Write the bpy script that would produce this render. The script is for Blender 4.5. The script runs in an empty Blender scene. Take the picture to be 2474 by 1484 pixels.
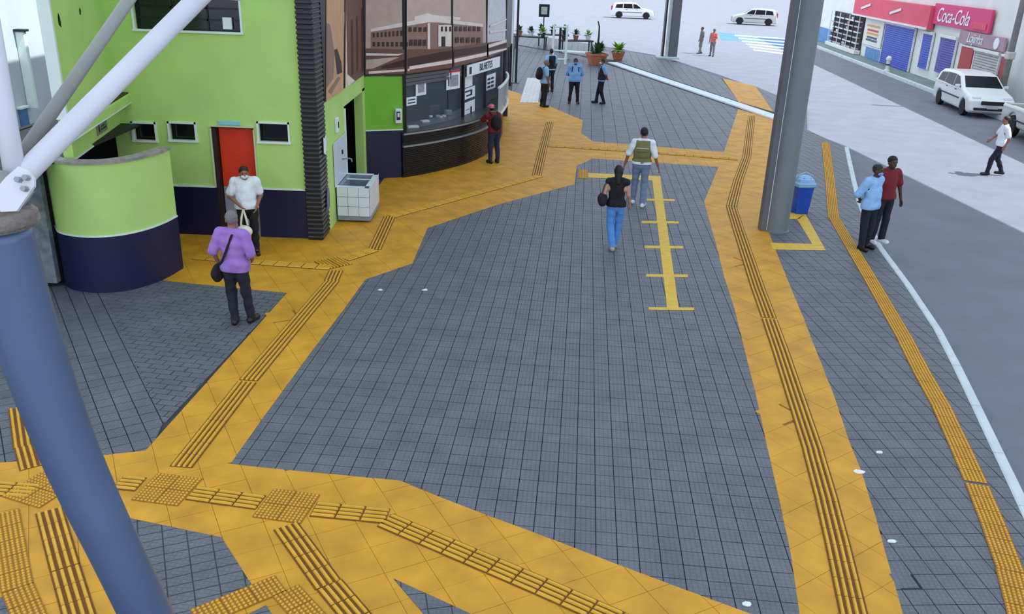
import bpy, math, random
import numpy as np
from mathutils import Vector, Matrix
random.seed(7); np.random.seed(7)
scene = bpy.context.scene
COL = scene.collection

# ------------------------------------------------------------------ camera
FPX, TILT, ROLL, CAMH = 2086.1, 0.3826363, 0.03585634, 5.1094552
IW, IH = 2474, 1484
_ct, _st, _c, _s = math.cos(TILT), math.sin(TILT), math.cos(ROLL), math.sin(ROLL)
_rt = np.array([1, 0, 0.]); _fw = np.array([0, _ct, -_st]); _up = np.array([0, _st, _ct])
CR = _rt * _c + _up * _s; CU = _up * _c - _rt * _s; CF = _fw
CP = np.array([0, 0, CAMH])
cam_d = bpy.data.cameras.new('camera'); cam = bpy.data.objects.new('camera', cam_d); COL.objects.link(cam)
cam.matrix_world = Matrix(((CR[0], CU[0], -CF[0], 0), (CR[1], CU[1], -CF[1], 0), (CR[2], CU[2], -CF[2], CAMH), (0, 0, 0, 1)))
cam_d.sensor_width = 36.0; cam_d.sensor_fit = 'HORIZONTAL'; cam_d.lens = FPX / IW * 36.0
cam_d.clip_end = 600
scene.camera = cam

# ------------------------------------------------------------------ light
SUN_EL, SUN_AZ = math.radians(55), math.radians(-6)          # azimuth measured from +X
SUN = np.array([math.cos(SUN_EL) * math.cos(SUN_AZ), math.cos(SUN_EL) * math.sin(SUN_AZ), math.sin(SUN_EL)])
world = bpy.data.worlds.new('sky'); scene.world = world; world.use_nodes = True
bg = world.node_tree.nodes['Background']
bg.inputs['Color'].default_value = (0.78, 0.88, 1.0, 1); bg.inputs['Strength'].default_value = 1.9
sun_d = bpy.data.lights.new('sun', 'SUN'); sun_d.energy = 6.5; sun_d.angle = math.radians(0.6); sun_d.color = (0.88, 0.96, 1.0)
sun = bpy.data.objects.new('sun', sun_d); COL.objects.link(sun)
sun.rotation_euler = Vector(SUN.tolist()).to_track_quat('Z', 'Y').to_euler(); sun.location = (30, 0, 40)
vs = scene.view_settings
vs.view_transform = 'Standard'; vs.look = 'None'; vs.gamma = 1; vs.use_curve_mapping = False; vs.exposure = 0.0

# ------------------------------------------------------------------ projection helpers (survey of the place)
def ray(px, py):
    return CF + CR * (px - IW / 2) / FPX - CU * (py - IH / 2) / FPX
def g(px, py, z=0.0):
    d = ray(px, py); return CP + d * ((z - CAMH) / d[2])
def g2(px, py, z=0.0):
    p = g(px, py, z); return (p[0], p[1])
def proj(X):
    d = np.asarray(X, float) - CP; w = d @ CF
    return (IW / 2 + FPX * (d @ CR) / w, IH / 2 - FPX * (d @ CU) / w)
def vplane(p0, p1, px, py):
    """pixel -> (distance along the vertical plane p0-p1, z)"""
    d = ray(px, py); p0 = np.array(p0, float); p1 = np.array(p1, float)
    t = p1 - p0; L = np.hypot(*t); t = t / L; n = np.array([-t[1], t[0]])
    k = (n @ (p0 - CP[:2])) / (n @ d[:2]); P = CP + d * k
    return ((P[:2] - p0) @ t, P[2])

# ------------------------------------------------------------------ materials
MATS = {}
def lin(c):
    c = [x / 255 for x in c]
    return tuple(((x + .055) / 1.055) ** 2.4 if x > .04045 else x / 12.92 for x in c)
def mat(name, rgb, rough=0.6, var=0.12, scale=6.0, bump=0.0, metal=0.0, spec=0.5, emit=0.0, alpha=1.0, bscale=None):
    if name in MATS: return MATS[name]
    m = bpy.data.materials.new(name); m.use_nodes = True; nt = m.node_tree; b = nt.nodes['Principled BSDF']
    base = lin(rgb)
    geo = nt.nodes.new('ShaderNodeNewGeometry')
    if var > 0:
        n = nt.nodes.new('ShaderNodeTexNoise'); n.inputs['Scale'].default_value = scale; n.inputs['Detail'].default_value = 5
        nt.links.new(geo.outputs['Position'], n.inputs['Vector'])
        r = nt.nodes.new('ShaderNodeMapRange'); r.inputs['From Min'].default_value = .3; r.inputs['From Max'].default_value = .7
        r.inputs['To Min'].default_value = 1 - var; r.inputs['To Max'].default_value = 1 + var
        nt.links.new(n.outputs['Fac'], r.inputs['Value'])
        mx = nt.nodes.new('ShaderNodeMix'); mx.data_type = 'RGBA'; mx.blend_type = 'MULTIPLY'; mx.inputs['Factor'].default_value = 1
        mx.inputs[6].default_value = (*base, 1); nt.links.new(r.outputs['Result'], mx.inputs[7])
        nt.links.new(mx.outputs[2], b.inputs['Base Color'])
    else:
        b.inputs['Base Color'].default_value = (*base, 1)
    if bump > 0:
        n2 = nt.nodes.new('ShaderNodeTexNoise'); n2.inputs['Scale'].default_value = bscale or scale * 6; n2.inputs['Detail'].default_value = 3
        nt.links.new(geo.outputs['Position'], n2.inputs['Vector'])
        bp = nt.nodes.new('ShaderNodeBump'); bp.inputs['Strength'].default_value = bump; bp.inputs['Distance'].default_value = .02
        nt.links.new(n2.outputs['Fac'], bp.inputs['Height']); nt.links.new(bp.outputs['Normal'], b.inputs['Normal'])
    b.inputs['Roughness'].default_value = rough; b.inputs['Metallic'].default_value = metal
    b.inputs['Specular IOR Level'].default_value = spec
    if emit: b.inputs['Emission Color'].default_value = (*base, 1); b.inputs['Emission Strength'].default_value = emit
    if alpha < 1: b.inputs['Alpha'].default_value = alpha
    MATS[name] = m; return m

def paver_mat(name, rgb, pitch, angle, rough=.5, var=.16, groove=1.0):
    """ribbed cement paver: small square studs pressed into the face (fine relief)"""
    m = mat(name, rgb, rough, var, 2.2, 0); nt = m.node_tree; b = nt.nodes['Principled BSDF']
    geo = [n for n in nt.nodes if n.type == 'NEW_GEOMETRY'][0]
    mp = nt.nodes.new('ShaderNodeMapping'); mp.vector_type = 'POINT'
    mp.inputs['Rotation'].default_value = (0, 0, -angle); mp.inputs['Scale'].default_value = (1 / pitch, 1 / pitch, 1)
    nt.links.new(geo.outputs['Position'], mp.inputs['Vector'])
    sx = nt.nodes.new('ShaderNodeSeparateXYZ'); nt.links.new(mp.outputs['Vector'], sx.inputs['Vector'])
    outs = []
    for ax in 'XY':
        p = nt.nodes.new('ShaderNodeMath'); p.operation = 'PINGPONG'; p.inputs[1].default_value = .5
        nt.links.new(sx.outputs[ax], p.inputs[0])
        q = nt.nodes.new('ShaderNodeMath'); q.operation = 'SMOOTH_MIN'; q.inputs[1].default_value = .16; q.inputs[2].default_value = .06
        nt.links.new(p.outputs[0], q.inputs[0]); outs.append(q)
    mn = nt.nodes.new('ShaderNodeMath'); mn.operation = 'MINIMUM'
    nt.links.new(outs[0].outputs[0], mn.inputs[0]); nt.links.new(outs[1].outputs[0], mn.inputs[1])
    n2 = nt.nodes.new('ShaderNodeTexNoise'); n2.inputs['Scale'].default_value = 60; nt.links.new(geo.outputs['Position'], n2.inputs['Vector'])
    ad = nt.nodes.new('ShaderNodeMath'); ad.operation = 'MULTIPLY_ADD'; ad.inputs[1].default_value = .12
    nt.links.new(n2.outputs['Fac'], ad.inputs[0]); nt.links.new(mn.outputs[0], ad.inputs[2])
    bp = nt.nodes.new('ShaderNodeBump'); bp.inputs['Strength'].default_value = groove; bp.inputs['Distance'].default_value = .03
    nt.links.new(ad.outputs[0], bp.inputs['Height']); nt.links.new(bp.outputs['Normal'], b.inputs['Normal'])
    return m

# ------------------------------------------------------------------ mesh helpers
class MB:
    def __init__(s): s.v = []; s.f = []; s.m = []
    def add(s, vs, fs, mi=0):
        o = len(s.v); s.v += [tuple(map(float, p)) for p in vs]; s.f += [tuple(i + o for i in f) for f in fs]; s.m += [mi] * len(fs); return s
    def box(s, c, d, rz=0, mi=0, bev=0.0, M=None):
        x, y, z = d[0] / 2, d[1] / 2, d[2] / 2
        if bev <= 0:
            P = [(-x, -y, -z), (x, -y, -z), (x, y, -z), (-x, y, -z), (-x, -y, z), (x, -y, z), (x, y, z), (-x, y, z)]
            F = [(0, 3, 2, 1), (4, 5, 6, 7), (0, 1, 5, 4), (1, 2, 6, 5), (2, 3, 7, 6), (3, 0, 4, 7)]
        else:
            b = min(bev, x * .9, y * .9, z * .9); P = []
            def ring(zz, i):
                return [(-x + i, -y + b, zz), (-x + b, -y + i, zz), (x - b, -y + i, zz), (x - i, -y + b, zz), (x - i, y - b, zz), (x - b, y - i, zz), (-x + b, y - i, zz), (-x + i, y - b, zz)]
            P = ring(-z, b * .6) + ring(-z + b, 0) + ring(z - b, 0) + ring(z, b * .6); F = [tuple(range(7, -1, -1)), tuple(range(24, 32))]
            for k in range(3):
                for i in range(8):
                    j = (i + 1) % 8; F.append((k * 8 + i, k * 8 + j, k * 8 + 8 + j, k * 8 + 8 + i))
        ca, sa = math.cos(rz), math.sin(rz); Q = []
        for p in P:
            if M is not None: q = M @ Vector(p); Q.append((q.x + c[0], q.y + c[1], q.z + c[2]))
            else: Q.append((p[0] * ca - p[1] * sa + c[0], p[0] * sa + p[1] * ca + c[1], p[2] + c[2]))
        return s.add(Q, F, mi)
    def prism(s, poly, z0, z1, mi=0, bottom=False):
        a = sum(poly[i][0] * poly[(i + 1) % len(poly)][1] - poly[(i + 1) % len(poly)][0] * poly[i][1] for i in range(len(poly)))
        if a < 0: poly = poly[::-1]
        n = len(poly); V = [(p[0], p[1], z0) for p in poly] + [(p[0], p[1], z1) for p in poly]
        F = [tuple(range(n, 2 * n))] + [(i, (i + 1) % n, n + (i + 1) % n, n + i) for i in range(n)]
        if bottom: F.append(tuple(range(n - 1, -1, -1)))
        return s.add(V, F, mi)
    def tube(s, path, rad, n=12, mi=0, cap=True, flat=None):
        path = [Vector(p) for p in path]; m = len(path)
        if not hasattr(rad, '__len__'): rad = [rad] * m
        V = []; F = []; prev = None
        for i, p in enumerate(path):
            t = (path[min(i + 1, m - 1)] - path[max(i - 1, 0)]).normalized()
            if prev is None:
                u = t.cross(Vector((0, 0, 1)));
                if u.length < 1e-3: u = Vector((1, 0, 0))
            else: u = prev - t * prev.dot(t)
            u.normalize(); prev = u; w = t.cross(u)
            for k in range(n):
                a = 2 * math.pi * k / n; V.append(p + (u * math.cos(a) + w * math.sin(a) * (flat or 1)) * rad[i])
        for i in range(m - 1):
            for k in range(n):
                j = (k + 1) % n; F.append((i * n + k, i * n + j, (i + 1) * n + j, (i + 1) * n + k))
        if cap: F.append(tuple(range(n - 1, -1, -1))); F.append(tuple((m - 1) * n + k for k in range(n)))
        return s.add(V, F, mi)
    def lathe(s, prof, c=(0, 0, 0), n=20, mi=0, sq=0.0):
        V = []; F = []
        for r, z in prof:
            for k in range(n):
                a = 2 * math.pi * k / n; x, y = math.cos(a), math.sin(a)
                if sq: q = max(abs(x), abs(y)); x, y = x * (1 - sq) + x / q * sq, y * (1 - sq) + y / q * sq
                V.append((c[0] + r * x, c[1] + r * y, c[2] + z))
        for i in range(len(prof) - 1):
            for k in range(n):
                j = (k + 1) % n; F.append((i * n + k, i * n + j, (i + 1) * n + j, (i + 1) * n + k))
        F.append(tuple(range(n - 1, -1, -1))); F.append(tuple((len(prof) - 1) * n + k for k in range(n)))
        return s.add(V, F, mi)
    def mesh(s, name, mats, smooth=False):
        me = bpy.data.meshes.new(name); me.from_pydata(s.v, [], s.f)
        for m in (mats if isinstance(mats, (list, tuple)) else [mats]): me.materials.append(m)
        if any(s.m): me.polygons.foreach_set('material_index', s.m)
        if smooth: me.polygons.foreach_set('use_smooth', [True] * len(me.polygons))
        me.update(); return me
    def build(s, name, mats, parent=None, loc=None, rz=0, smooth=False):
        return ob(name, s.mesh(name, mats, smooth), parent, loc, rz)
def ob(name, me, parent=None, loc=None, rz=0):
    o = bpy.data.objects.new(name, me); COL.objects.link(o)
    if parent: o.parent = parent
    if loc is not None: o.location = [float(x) for x in loc]
    if rz: o.rotation_euler[2] = rz
    return o
def tag(o, label, cat, group=None):
    o['label'] = label; o['category'] = cat
    if group: o['group'] = group
    return o
def thing(name, label, cat, loc=(0, 0, 0), rz=0, group=None):
    return tag(ob(name, None, None, loc, rz), label, cat, group)
def struct(o, label=None, cat=None):
    o['kind'] = 'structure'
    if label: o['label'] = label
    if cat: o['category'] = cat
    return o
def wallrect(mb, p0, p1, s0, s1, z0, z1, off, th, mi=0, bev=0):
    """slab on the vertical plane p0-p1, from off to off+th along the normal that faces the camera"""
    p0 = np.array(p0, float); t = np.array(p1, float) - p0; t /= np.hypot(*t); n = np.array([-t[1], t[0]])
    if n @ (CP[:2] - p0) < 0: n = -n
    c = p0 + t * (s0 + s1) / 2 + n * (off + th / 2)
    mb.box((c[0], c[1], (z0 + z1) / 2), (abs(s1 - s0), th, abs(z1 - z0)), math.atan2(t[1], t[0]), mi, bev)
    return mb
def text_obj(s, size, mate, parent, loc, tdir, shear=0, depth=.004, name='lettering'):
    cu = bpy.data.curves.new('t', 'FONT'); cu.body = s; cu.size = size; cu.extrude = depth; cu.shear = shear; cu.align_x = 'CENTER'; cu.align_y = 'CENTER'
    to = bpy.data.objects.new('t', cu); COL.objects.link(to); dg = bpy.context.evaluated_depsgraph_get()
    me = bpy.data.meshes.new_from_object(to.evaluated_get(dg)); bpy.data.objects.remove(to); me.materials.clear(); me.materials.append(mate)
    o = ob(name, me, parent); t = Vector((tdir[0], tdir[1], 0)).normalized(); up = Vector((0, 0, 1)); n = t.cross(up)
    M = Matrix((t, up, n)).transposed().to_4x4(); M.translation = Vector([float(x) for x in loc])
    if parent: M = (Matrix.Translation(parent.location) @ parent.rotation_euler.to_matrix().to_4x4()).inverted() @ M
    o.matrix_local = M
    return o

# ------------------------------------------------------------------ implicit surfaces for soft bodies
class Field:
    def __init__(s, lo, hi, h):
        s.lo = np.array(lo, float); s.h = h; s.n = np.ceil((np.array(hi) - s.lo) / h).astype(int) + 1
        s.F = np.full(s.n, 1.0, np.float32); s.ax = [s.lo[i] + h * np.arange(s.n[i]) for i in range(3)]
    def _sl(s, lo, hi):
        a = np.clip(((np.array(lo) - s.lo) / s.h).astype(int), 0, s.n); b = np.clip(((np.array(hi) - s.lo) / s.h).astype(int) + 2, 0, s.n)
        if np.any(b <= a): return None
        return tuple(slice(int(a[i]), int(b[i])) for i in range(3))
    def _grid(s, sl): return np.meshgrid(*[s.ax[i][sl[i]] for i in range(3)], indexing='ij', sparse=True)
    def _mix(s, sl, d, k):
        A = s.F[sl]
        if k > 0: hh = np.maximum(k - np.abs(A - d), 0) / k; s.F[sl] = np.minimum(A, d) - hh * hh * k * .25
        else: s.F[sl] = np.minimum(A, d)
    def cap(s, a, b, ra, rb=None, k=.03):
        rb = ra if rb is None else rb; a = np.array(a, float); b = np.array(b, float); r = max(ra, rb) + k + 3 * s.h
        sl = s._sl(np.minimum(a, b) - r, np.maximum(a, b) + r)
        if sl is None: return s
        X, Y, Z = s._grid(sl); ab = b - a; L = ab @ ab + 1e-9
        t = np.clip(((X - a[0]) * ab[0] + (Y - a[1]) * ab[1] + (Z - a[2]) * ab[2]) / L, 0, 1)
        d = np.sqrt((X - a[0] - t * ab[0]) ** 2 + (Y - a[1] - t * ab[1]) ** 2 + (Z - a[2] - t * ab[2]) ** 2) - (ra + t * (rb - ra))
        s._mix(sl, d, k); return s
    def ell(s, c, r, k=.03, sub=False, rot=0.0):
        c = np.array(c, float); r = np.array(r, float); m = r.max() + k + 3 * s.h; sl = s._sl(c - m, c + m)
        if sl is None: return s
        X, Y, Z = s._grid(sl); X = X - c[0]; Y = Y - c[1]; Z = Z - c[2]
        if rot: ca, sa = math.cos(rot), math.sin(rot); X, Y = X * ca + Y * sa, -X * sa + Y * ca
        k0 = np.sqrt((X / r[0]) ** 2 + (Y / r[1]) ** 2 + (Z / r[2]) ** 2) + 1e-6; k1 = np.sqrt((X / r[0] ** 2) ** 2 + (Y / r[1] ** 2) ** 2 + (Z / r[2] ** 2) ** 2) + 1e-6
        d = k0 * (k0 - 1) / k1
        if sub: s.F[sl] = np.maximum(s.F[sl], -d)
        else: s._mix(sl, d, k)
        return s
    def cut(s, p, n):
        """remove the side the normal points to"""
        X, Y, Z = np.meshgrid(*s.ax, indexing='ij', sparse=True); n = np.array(n, float); n /= np.linalg.norm(n)
        s.F = np.maximum(s.F, ((X - p[0]) * n[0] + (Y - p[1]) * n[1] + (Z - p[2]) * n[2]).astype(np.float32)); return s
    def fold(s, amp, seed, fr=22):
        X, Y, Z = np.meshgrid(*s.ax, indexing='ij', sparse=True); r = np.random.RandomState(seed); D = 0
        for _ in range(4):
            w = r.normal(size=3) * fr * np.array([1, 1, .75]); D = D + np.sin(X * w[0] + Y * w[1] + Z * w[2] + r.rand() * 6)
        s.F = (s.F + amp * .6 * D).astype(np.float32); return s
    def mesh(s, name, mate):
        F = s.F; F[0], F[-1], F[:, 0], F[:, -1], F[:, :, 0], F[:, :, -1] = 1, 1, 1, 1, 1, 1
        ins = F < 0; nx, ny, nz = F.shape; acc = np.zeros((nx - 1, ny - 1, nz - 1, 3), np.float32); cnt = np.zeros((nx - 1, ny - 1, nz - 1), np.float32)
        def sub(A, dx, dy, dz): return A[dx:nx - 1 + dx, dy:ny - 1 + dy, dz:nz - 1 + dz]
        cs = [(i, j, k) for i in (0, 1) for j in (0, 1) for k in (0, 1)]
        for a in cs:
            for axi in range(3):
                if a[axi]: continue
                b = list(a); b[axi] = 1
                fa, fb = sub(F, *a), sub(F, *b); m = (fa < 0) != (fb < 0)
                if not m.any(): continue
                t = np.where(m, fa / np.where(m, fa - fb, 1), 0)
                for q in range(3):
                    acc[..., q] += np.where(m, (a[q] if q != axi else t), 0)
                cnt += m
        act = cnt > 0; idx = -np.ones(act.shape, np.int64); idx[act] = np.arange(act.sum())
        ijk = np.argwhere(act); V = (ijk + acc[act] / cnt[act][:, None]) * s.h + s.lo
        Q = []
        for axi in range(3):
            u, v = (axi + 1) % 3, (axi + 2) % 3
            sl0 = [slice(None)] * 3; sl1 = [slice(None)] * 3; sl0[axi] = slice(0, -1); sl1[axi] = slice(1, None)
            A, B = ins[tuple(sl0)], ins[tuple(sl1)]; e = np.argwhere(A != B)
            e = e[(e[:, u] > 0) & (e[:, v] > 0) & (e[:, u] < F.shape[u] - 1) & (e[:, v] < F.shape[v] - 1)]
            if len(e) == 0: continue
            sg = A[tuple(e.T)]; o = []
            for du, dv in ((1, 1), (0, 1), (0, 0), (1, 0)):
                c = e.copy(); c[:, u] -= du; c[:, v] -= dv; o.append(idx[tuple(c.T)])
            o = np.stack(o, 1); o[~sg] = o[~sg][:, ::-1]; Q.append(o)
        Q = np.concatenate(Q); me = bpy.data.meshes.new(name)
        me.vertices.add(len(V)); me.vertices.foreach_set('co', V.astype(np.float32).ravel())
        me.loops.add(len(Q) * 4); me.loops.foreach_set('vertex_index', Q.ravel().astype(np.int32))
        me.polygons.add(len(Q)); me.polygons.foreach_set('loop_start', (np.arange(len(Q)) * 4).astype(np.int32))
        me.polygons.foreach_set('use_smooth', np.ones(len(Q), bool)); me.update(calc_edges=True); me.validate()
        me.materials.append(mate); return me

# ================================================================== GROUND
M_GREY = paver_mat('grey_paver', (101, 102, 109), .05, math.radians(-4))
M_MORTAR = mat('mortar', (58, 58, 62), .9, .15)
M_YEL = mat('yellow_concrete', (208, 148, 30), .6, .17, 2.5, .12, bscale=45)
M_YTAC = mat('yellow_tactile', (218, 166, 40), .55, .08, 3)
M_YPAINT = mat('yellow_paint', (222, 178, 48), .6, .1, 8)
M_ASPH = mat('asphalt', (116, 118, 128), .85, .09, 1.2, .5, bscale=30)
M_KERB = mat('kerb_concrete', (205, 212, 214), .8, .08, 3)
M_WHITEKERB = mat('white_kerb_paint', (226, 232, 236), .7, .06, 3)

def clip_rect(poly, x0, x1, y0, y1):
    for ax, lim, sg in ((0, x0, 1), (0, x1, -1), (1, y0, 1), (1, y1, -1)):
        out = []; n = len(poly)
        for i in range(n):
            a, b = poly[i - 1], poly[i]; ia = (a[ax] - lim) * sg >= 0; ib = (b[ax] - lim) * sg >= 0
            if ia != ib:
                t = (lim - a[ax]) / (b[ax] - a[ax]); out.append((a[0] + t * (b[0] - a[0]), a[1] + t * (b[1] - a[1])))
            if ib: out.append(b)
        poly = out
        if not poly: return []
    return poly
def area(p): return abs(sum(p[i - 1][0] * p[i][1] - p[i][0] * p[i - 1][1] for i in range(len(p)))) / 2
def inside(P, x, y):
    r = False
    for i in range(len(P)):
        a, b = P[i - 1], P[i]
        if (a[1] > y) != (b[1] > y) and x < (b[0] - a[0]) * (y - a[1]) / (b[1] - a[1]) + a[0]: r = not r
    return r
def simple(c):
    n = len(c)
    for i in range(n):
        p = c[i]
        for k in range(n):
            if k == i or (k + 1) % n == i: continue
            a, b = c[k], c[(k + 1) % n]; e = (b[0] - a[0], b[1] - a[1]); L = e[0] * e[0] + e[1] * e[1]
            if L < 1e-12: continue
            t = max(0, min(1, ((p[0] - a[0]) * e[0] + (p[1] - a[1]) * e[1]) / L))
            if math.hypot(p[0] - a[0] - t * e[0], p[1] - a[1] - t * e[1]) < 1e-4: return False
    return True
TILES = {'paver': [], 'yellow_tile': []}
BEDS = []
def zone(kind, px, w, h, ang, gap, zt=0.0, running=False):
    gp = [g2(*p) for p in px]
    if kind == 'yellow_tile': BEDS.append(gp)
    ca, sa = math.cos(-ang), math.sin(-ang)
    R = [(x * ca - y * sa, x * sa + y * ca) for x, y in gp]
    xs = [p[0] for p in R]; ys = [p[1] for p in R]; cb, sb = math.cos(ang), math.sin(ang)
    j0, j1 = math.floor(min(ys) / h), math.ceil(max(ys) / h)
    for j in range(j0, j1):
        row = clip_rect(R, -1e4, 1e4, j * h, j * h + h)
        if not row: continue
        off = (w / 2 if (running and j % 2) else 0)
        for i in range(math.floor((min(p[0] for p in row) - off) / w), math.ceil((max(p[0] for p in row) - off) / w)):
            x0, x1, y0, y1 = i * w + off + gap / 2, (i + 1) * w + off - gap / 2, j * h + gap / 2, (j + 1) * h - gap / 2
            c = clip_rect(row, x0, x1, y0, y1)
            if len(c) < 3: continue
            A = area(c); full = A > .999 * (x1 - x0) * (y1 - y0)
            if A < .0008: continue
            if not full:      # drop doubled points and zero-width spikes left by the clipping
                ch_ = True
                while ch_ and len(c) > 2:
                    ch_ = False
                    for u in range(len(c)):
                        a_, b_, d_ = c[u - 1], c[u], c[(u + 1) % len(c)]; e1_ = (b_[0] - a_[0], b_[1] - a_[1]); e2_ = (d_[0] - b_[0], d_[1] - b_[1])
                        l1_, l2_ = math.hypot(*e1_), math.hypot(*e2_)
                        if l1_ < 1e-4 or l2_ < 1e-4 or (abs(e1_[0] * e2_[1] - e1_[1] * e2_[0]) < 2e-3 * l1_ * l2_ and e1_[0] * e2_[0] + e1_[1] * e2_[1] < 0):
                            c.pop(u); ch_ = True; break
                if len(c) < 3: continue
            q = [(x * cb - y * sb, x * sb + y * cb) for x, y in c]
            if not full and not simple(c):
                n_ = 8; dx_, dy_ = (x1 - x0) / n_, (y1 - y0) / n_
                for u in range(n_ * n_):
                    cx0, cy0 = x0 + dx_ * (u % n_), y0 + dy_ * (u // n_); cc = [(cx0, cy0), (cx0 + dx_, cy0), (cx0 + dx_, cy0 + dy_), (cx0, cy0 + dy_)]
                    if inside(R, cx0 + dx_ / 2, cy0 + dy_ / 2): TILES[kind].append(([(x * cb - y * sb, x * sb + y * cb) for x, y in cc], False, None, zt))
                continue
            TILES[kind].append((q, full, (w - gap, h - gap, ang), zt))
A4 = math.radians(-4)
M_R = [(1736, 403), (1701, 488), (1731, 594), (1750, 670), (1774, 744), (1800, 850), (1825, 948), (1850, 1064), (1881, 1200), (1910, 1336), (1932, 1484), (1950, 1600)]
M_B = [(1816, 1484), (1774, 1469), (1560, 1390), (1300, 1290), (1132, 1228), (996, 1174), (968, 1162), (600, 1126), (557, 1121)]
M_L = [(628, 1020), (753, 849), (832, 746), (883, 675), (996, 637), (1033, 551), (1201, 495), (1388, 445), (1394, 400), (1418, 390), (1430, 383)]
zone('paver', M_R + [(1840, 1494)] + M_B + M_L, .2, .2, A4, .009)
U = [(1237, 220), (1272, 232), (1320, 253), (1408, 291), (1404, 321), (1420, 333), (1433, 342), (1749, 367), (1784, 263), (1480, 160), (1400, 135), (1245, 110)]
zone('paver', U, .4, .4, A4, .012)
zone('paver', [(1250, 108), (1400, 133), (1485, 146), (1785, 246), (1742, 188), (1600, 140), (1500, 122), (1380, 100), (1260, 80)], .4, .4, A4, .012)
zone('paver', [(1825, 208), (1950, 262), (1950, 316), (1880, 278), (1868, 270)], .4, .4, A4, .012)
L_E = [(693, 708), (376, 1062), (352, 1089)]
zone('paver', [(693, 708), (396, 1024), (371, 974), (320, 864), (260, 733), (255, 700), (393, 678)], .25, .125, math.radians(-9), .012, running=True)
zone('paver', [(255, 700), (260, 733), (320, 864), (371, 974), (393, 1022), (376, 1062), (352, 1089), (260, 1099), (62, 1114), (45, 990), (-60, 800), (-40, 720), (150, 690)], .2, .2, math.radians(33), .011)
zone('paver', [(62, 1114), (45, 990), (-60, 800), (-260, 900), (-260, 1135)], .2, .2, math.radians(33), .011)
zone('paver', [(300, 1250), (535, 1299), (611, 1418), (464, 1484), (400, 1520), (330, 1500)], .21, .12, math.radians(24), .011, .004)
zone('paver', [(951, 1399), (1138, 1484), (1200, 1515), (1050, 1515)], .2, .2, math.radians(12), .011, .004)
zone('paver', [(590, 1490), (643, 1463), (660, 1490)], .2, .2, math.radians(24), .011, .004)
zone('paver', [(-60, 1452), (24, 1442), (40, 1500), (-60, 1520)], .2, .2, math.radians(24), .011, .004)
S_R = [(1880, 292), (1868, 400), (1850, 540), (1873, 602), (1910, 693), (1944, 775), (1969, 840), (2015, 956), (2051, 1064), (2080, 1135), (2111, 1234), (2150, 1372), (2182, 1484), (2208, 1600)]
KERB = [(2040, 356), (2057, 438), (2070, 490), (2086, 530), (2116, 594), (2184, 687), (2255, 795), (2300, 883), (2346, 980), (2385, 1064), (2430, 1160), (2474, 1256), (2560, 1460), (2620, 1600)]
zone('paver', S_R + KERB[::-1] + [(1955, 316)], .2, .2, math.radians(4), .009)
# yellow fields
zone('yellow_tile', [(1784, 263), (1749, 367)] + M_R + S_R[::-1], .4, .4, math.radians(35), .004)
zone('yellow_tile', [(1433, 342), (1749, 367), (1736, 403), (1430, 383)], .4, .4, A4, .004)
zone('yellow_tile', [(1225, 215), (1237, 220), (1272, 232), (1320, 253), (1408, 291), (1404, 321), (1420, 333), (1433, 342), (1430, 383), (1418, 390), (1394, 400), (1388, 445), (1201, 495), (1033, 551), (996, 637), (883, 675), (832, 746), (753, 849), (628, 1020), (557, 1121), (352, 1089), (376, 1062), (693, 708), (393, 678), (400, 610), (430, 555), (900, 470), (950, 400), (1150, 370), (1200, 290)], .4, .4, math.radians(28), .004)
zone('yellow_tile', [(-120, 1126), (62, 1114), (260, 1099), (352, 1089), (557, 1121)] + M_B[::-1][1:] + [(1850, 1496), (1940, 1530), (1950, 1600), (-160, 1600)], .4, .4, math.radians(28), .004)
zone('yellow_tile', [(1745, 189), (1825, 208), (1868, 270), (1785, 246)], .4, .4, A4, .004)

floor = MB(); fpoly = [(-16, 1.0), (7.2, 1.0)] + [g2(p[0] + 4, p[1]) for p in KERB[:-1][::-1]] + [g2(1950, 318), g2(1950, 266), g2(1745, 189), g2(1600, 141), g2(1500, 123), g2(1380, 101), g2(1260, 81), (-16, 64)]
floor.prism(fpoly, -.17, -.014)
floor = struct(floor.build('floor', M_MORTAR), 'grey block paving of the covered terminal platform')
for pl in ([(300, 1250), (535, 1299), (611, 1418), (464, 1484), (400, 1520), (330, 1500)], [(951, 1399), (1138, 1484), (1200, 1515), (1050, 1515)], [(590, 1490), (643, 1463), (660, 1490)], [(-60, 1452), (24, 1442), (40, 1500), (-60, 1520)]):
    MB().prism([g2(*p) for p in pl], -.02, .0025).build('mortar_bed', M_MORTAR, floor)
ypath = struct(ob('yellow_path', None), 'broad yellow concrete walkway bands across the grey paving')
for gp_ in BEDS: MB().prism(gp_, -.06, -.007).build('path_bed', mat('yellow_joint', (150, 98, 20), .8, .2, 4), ypath)
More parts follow.
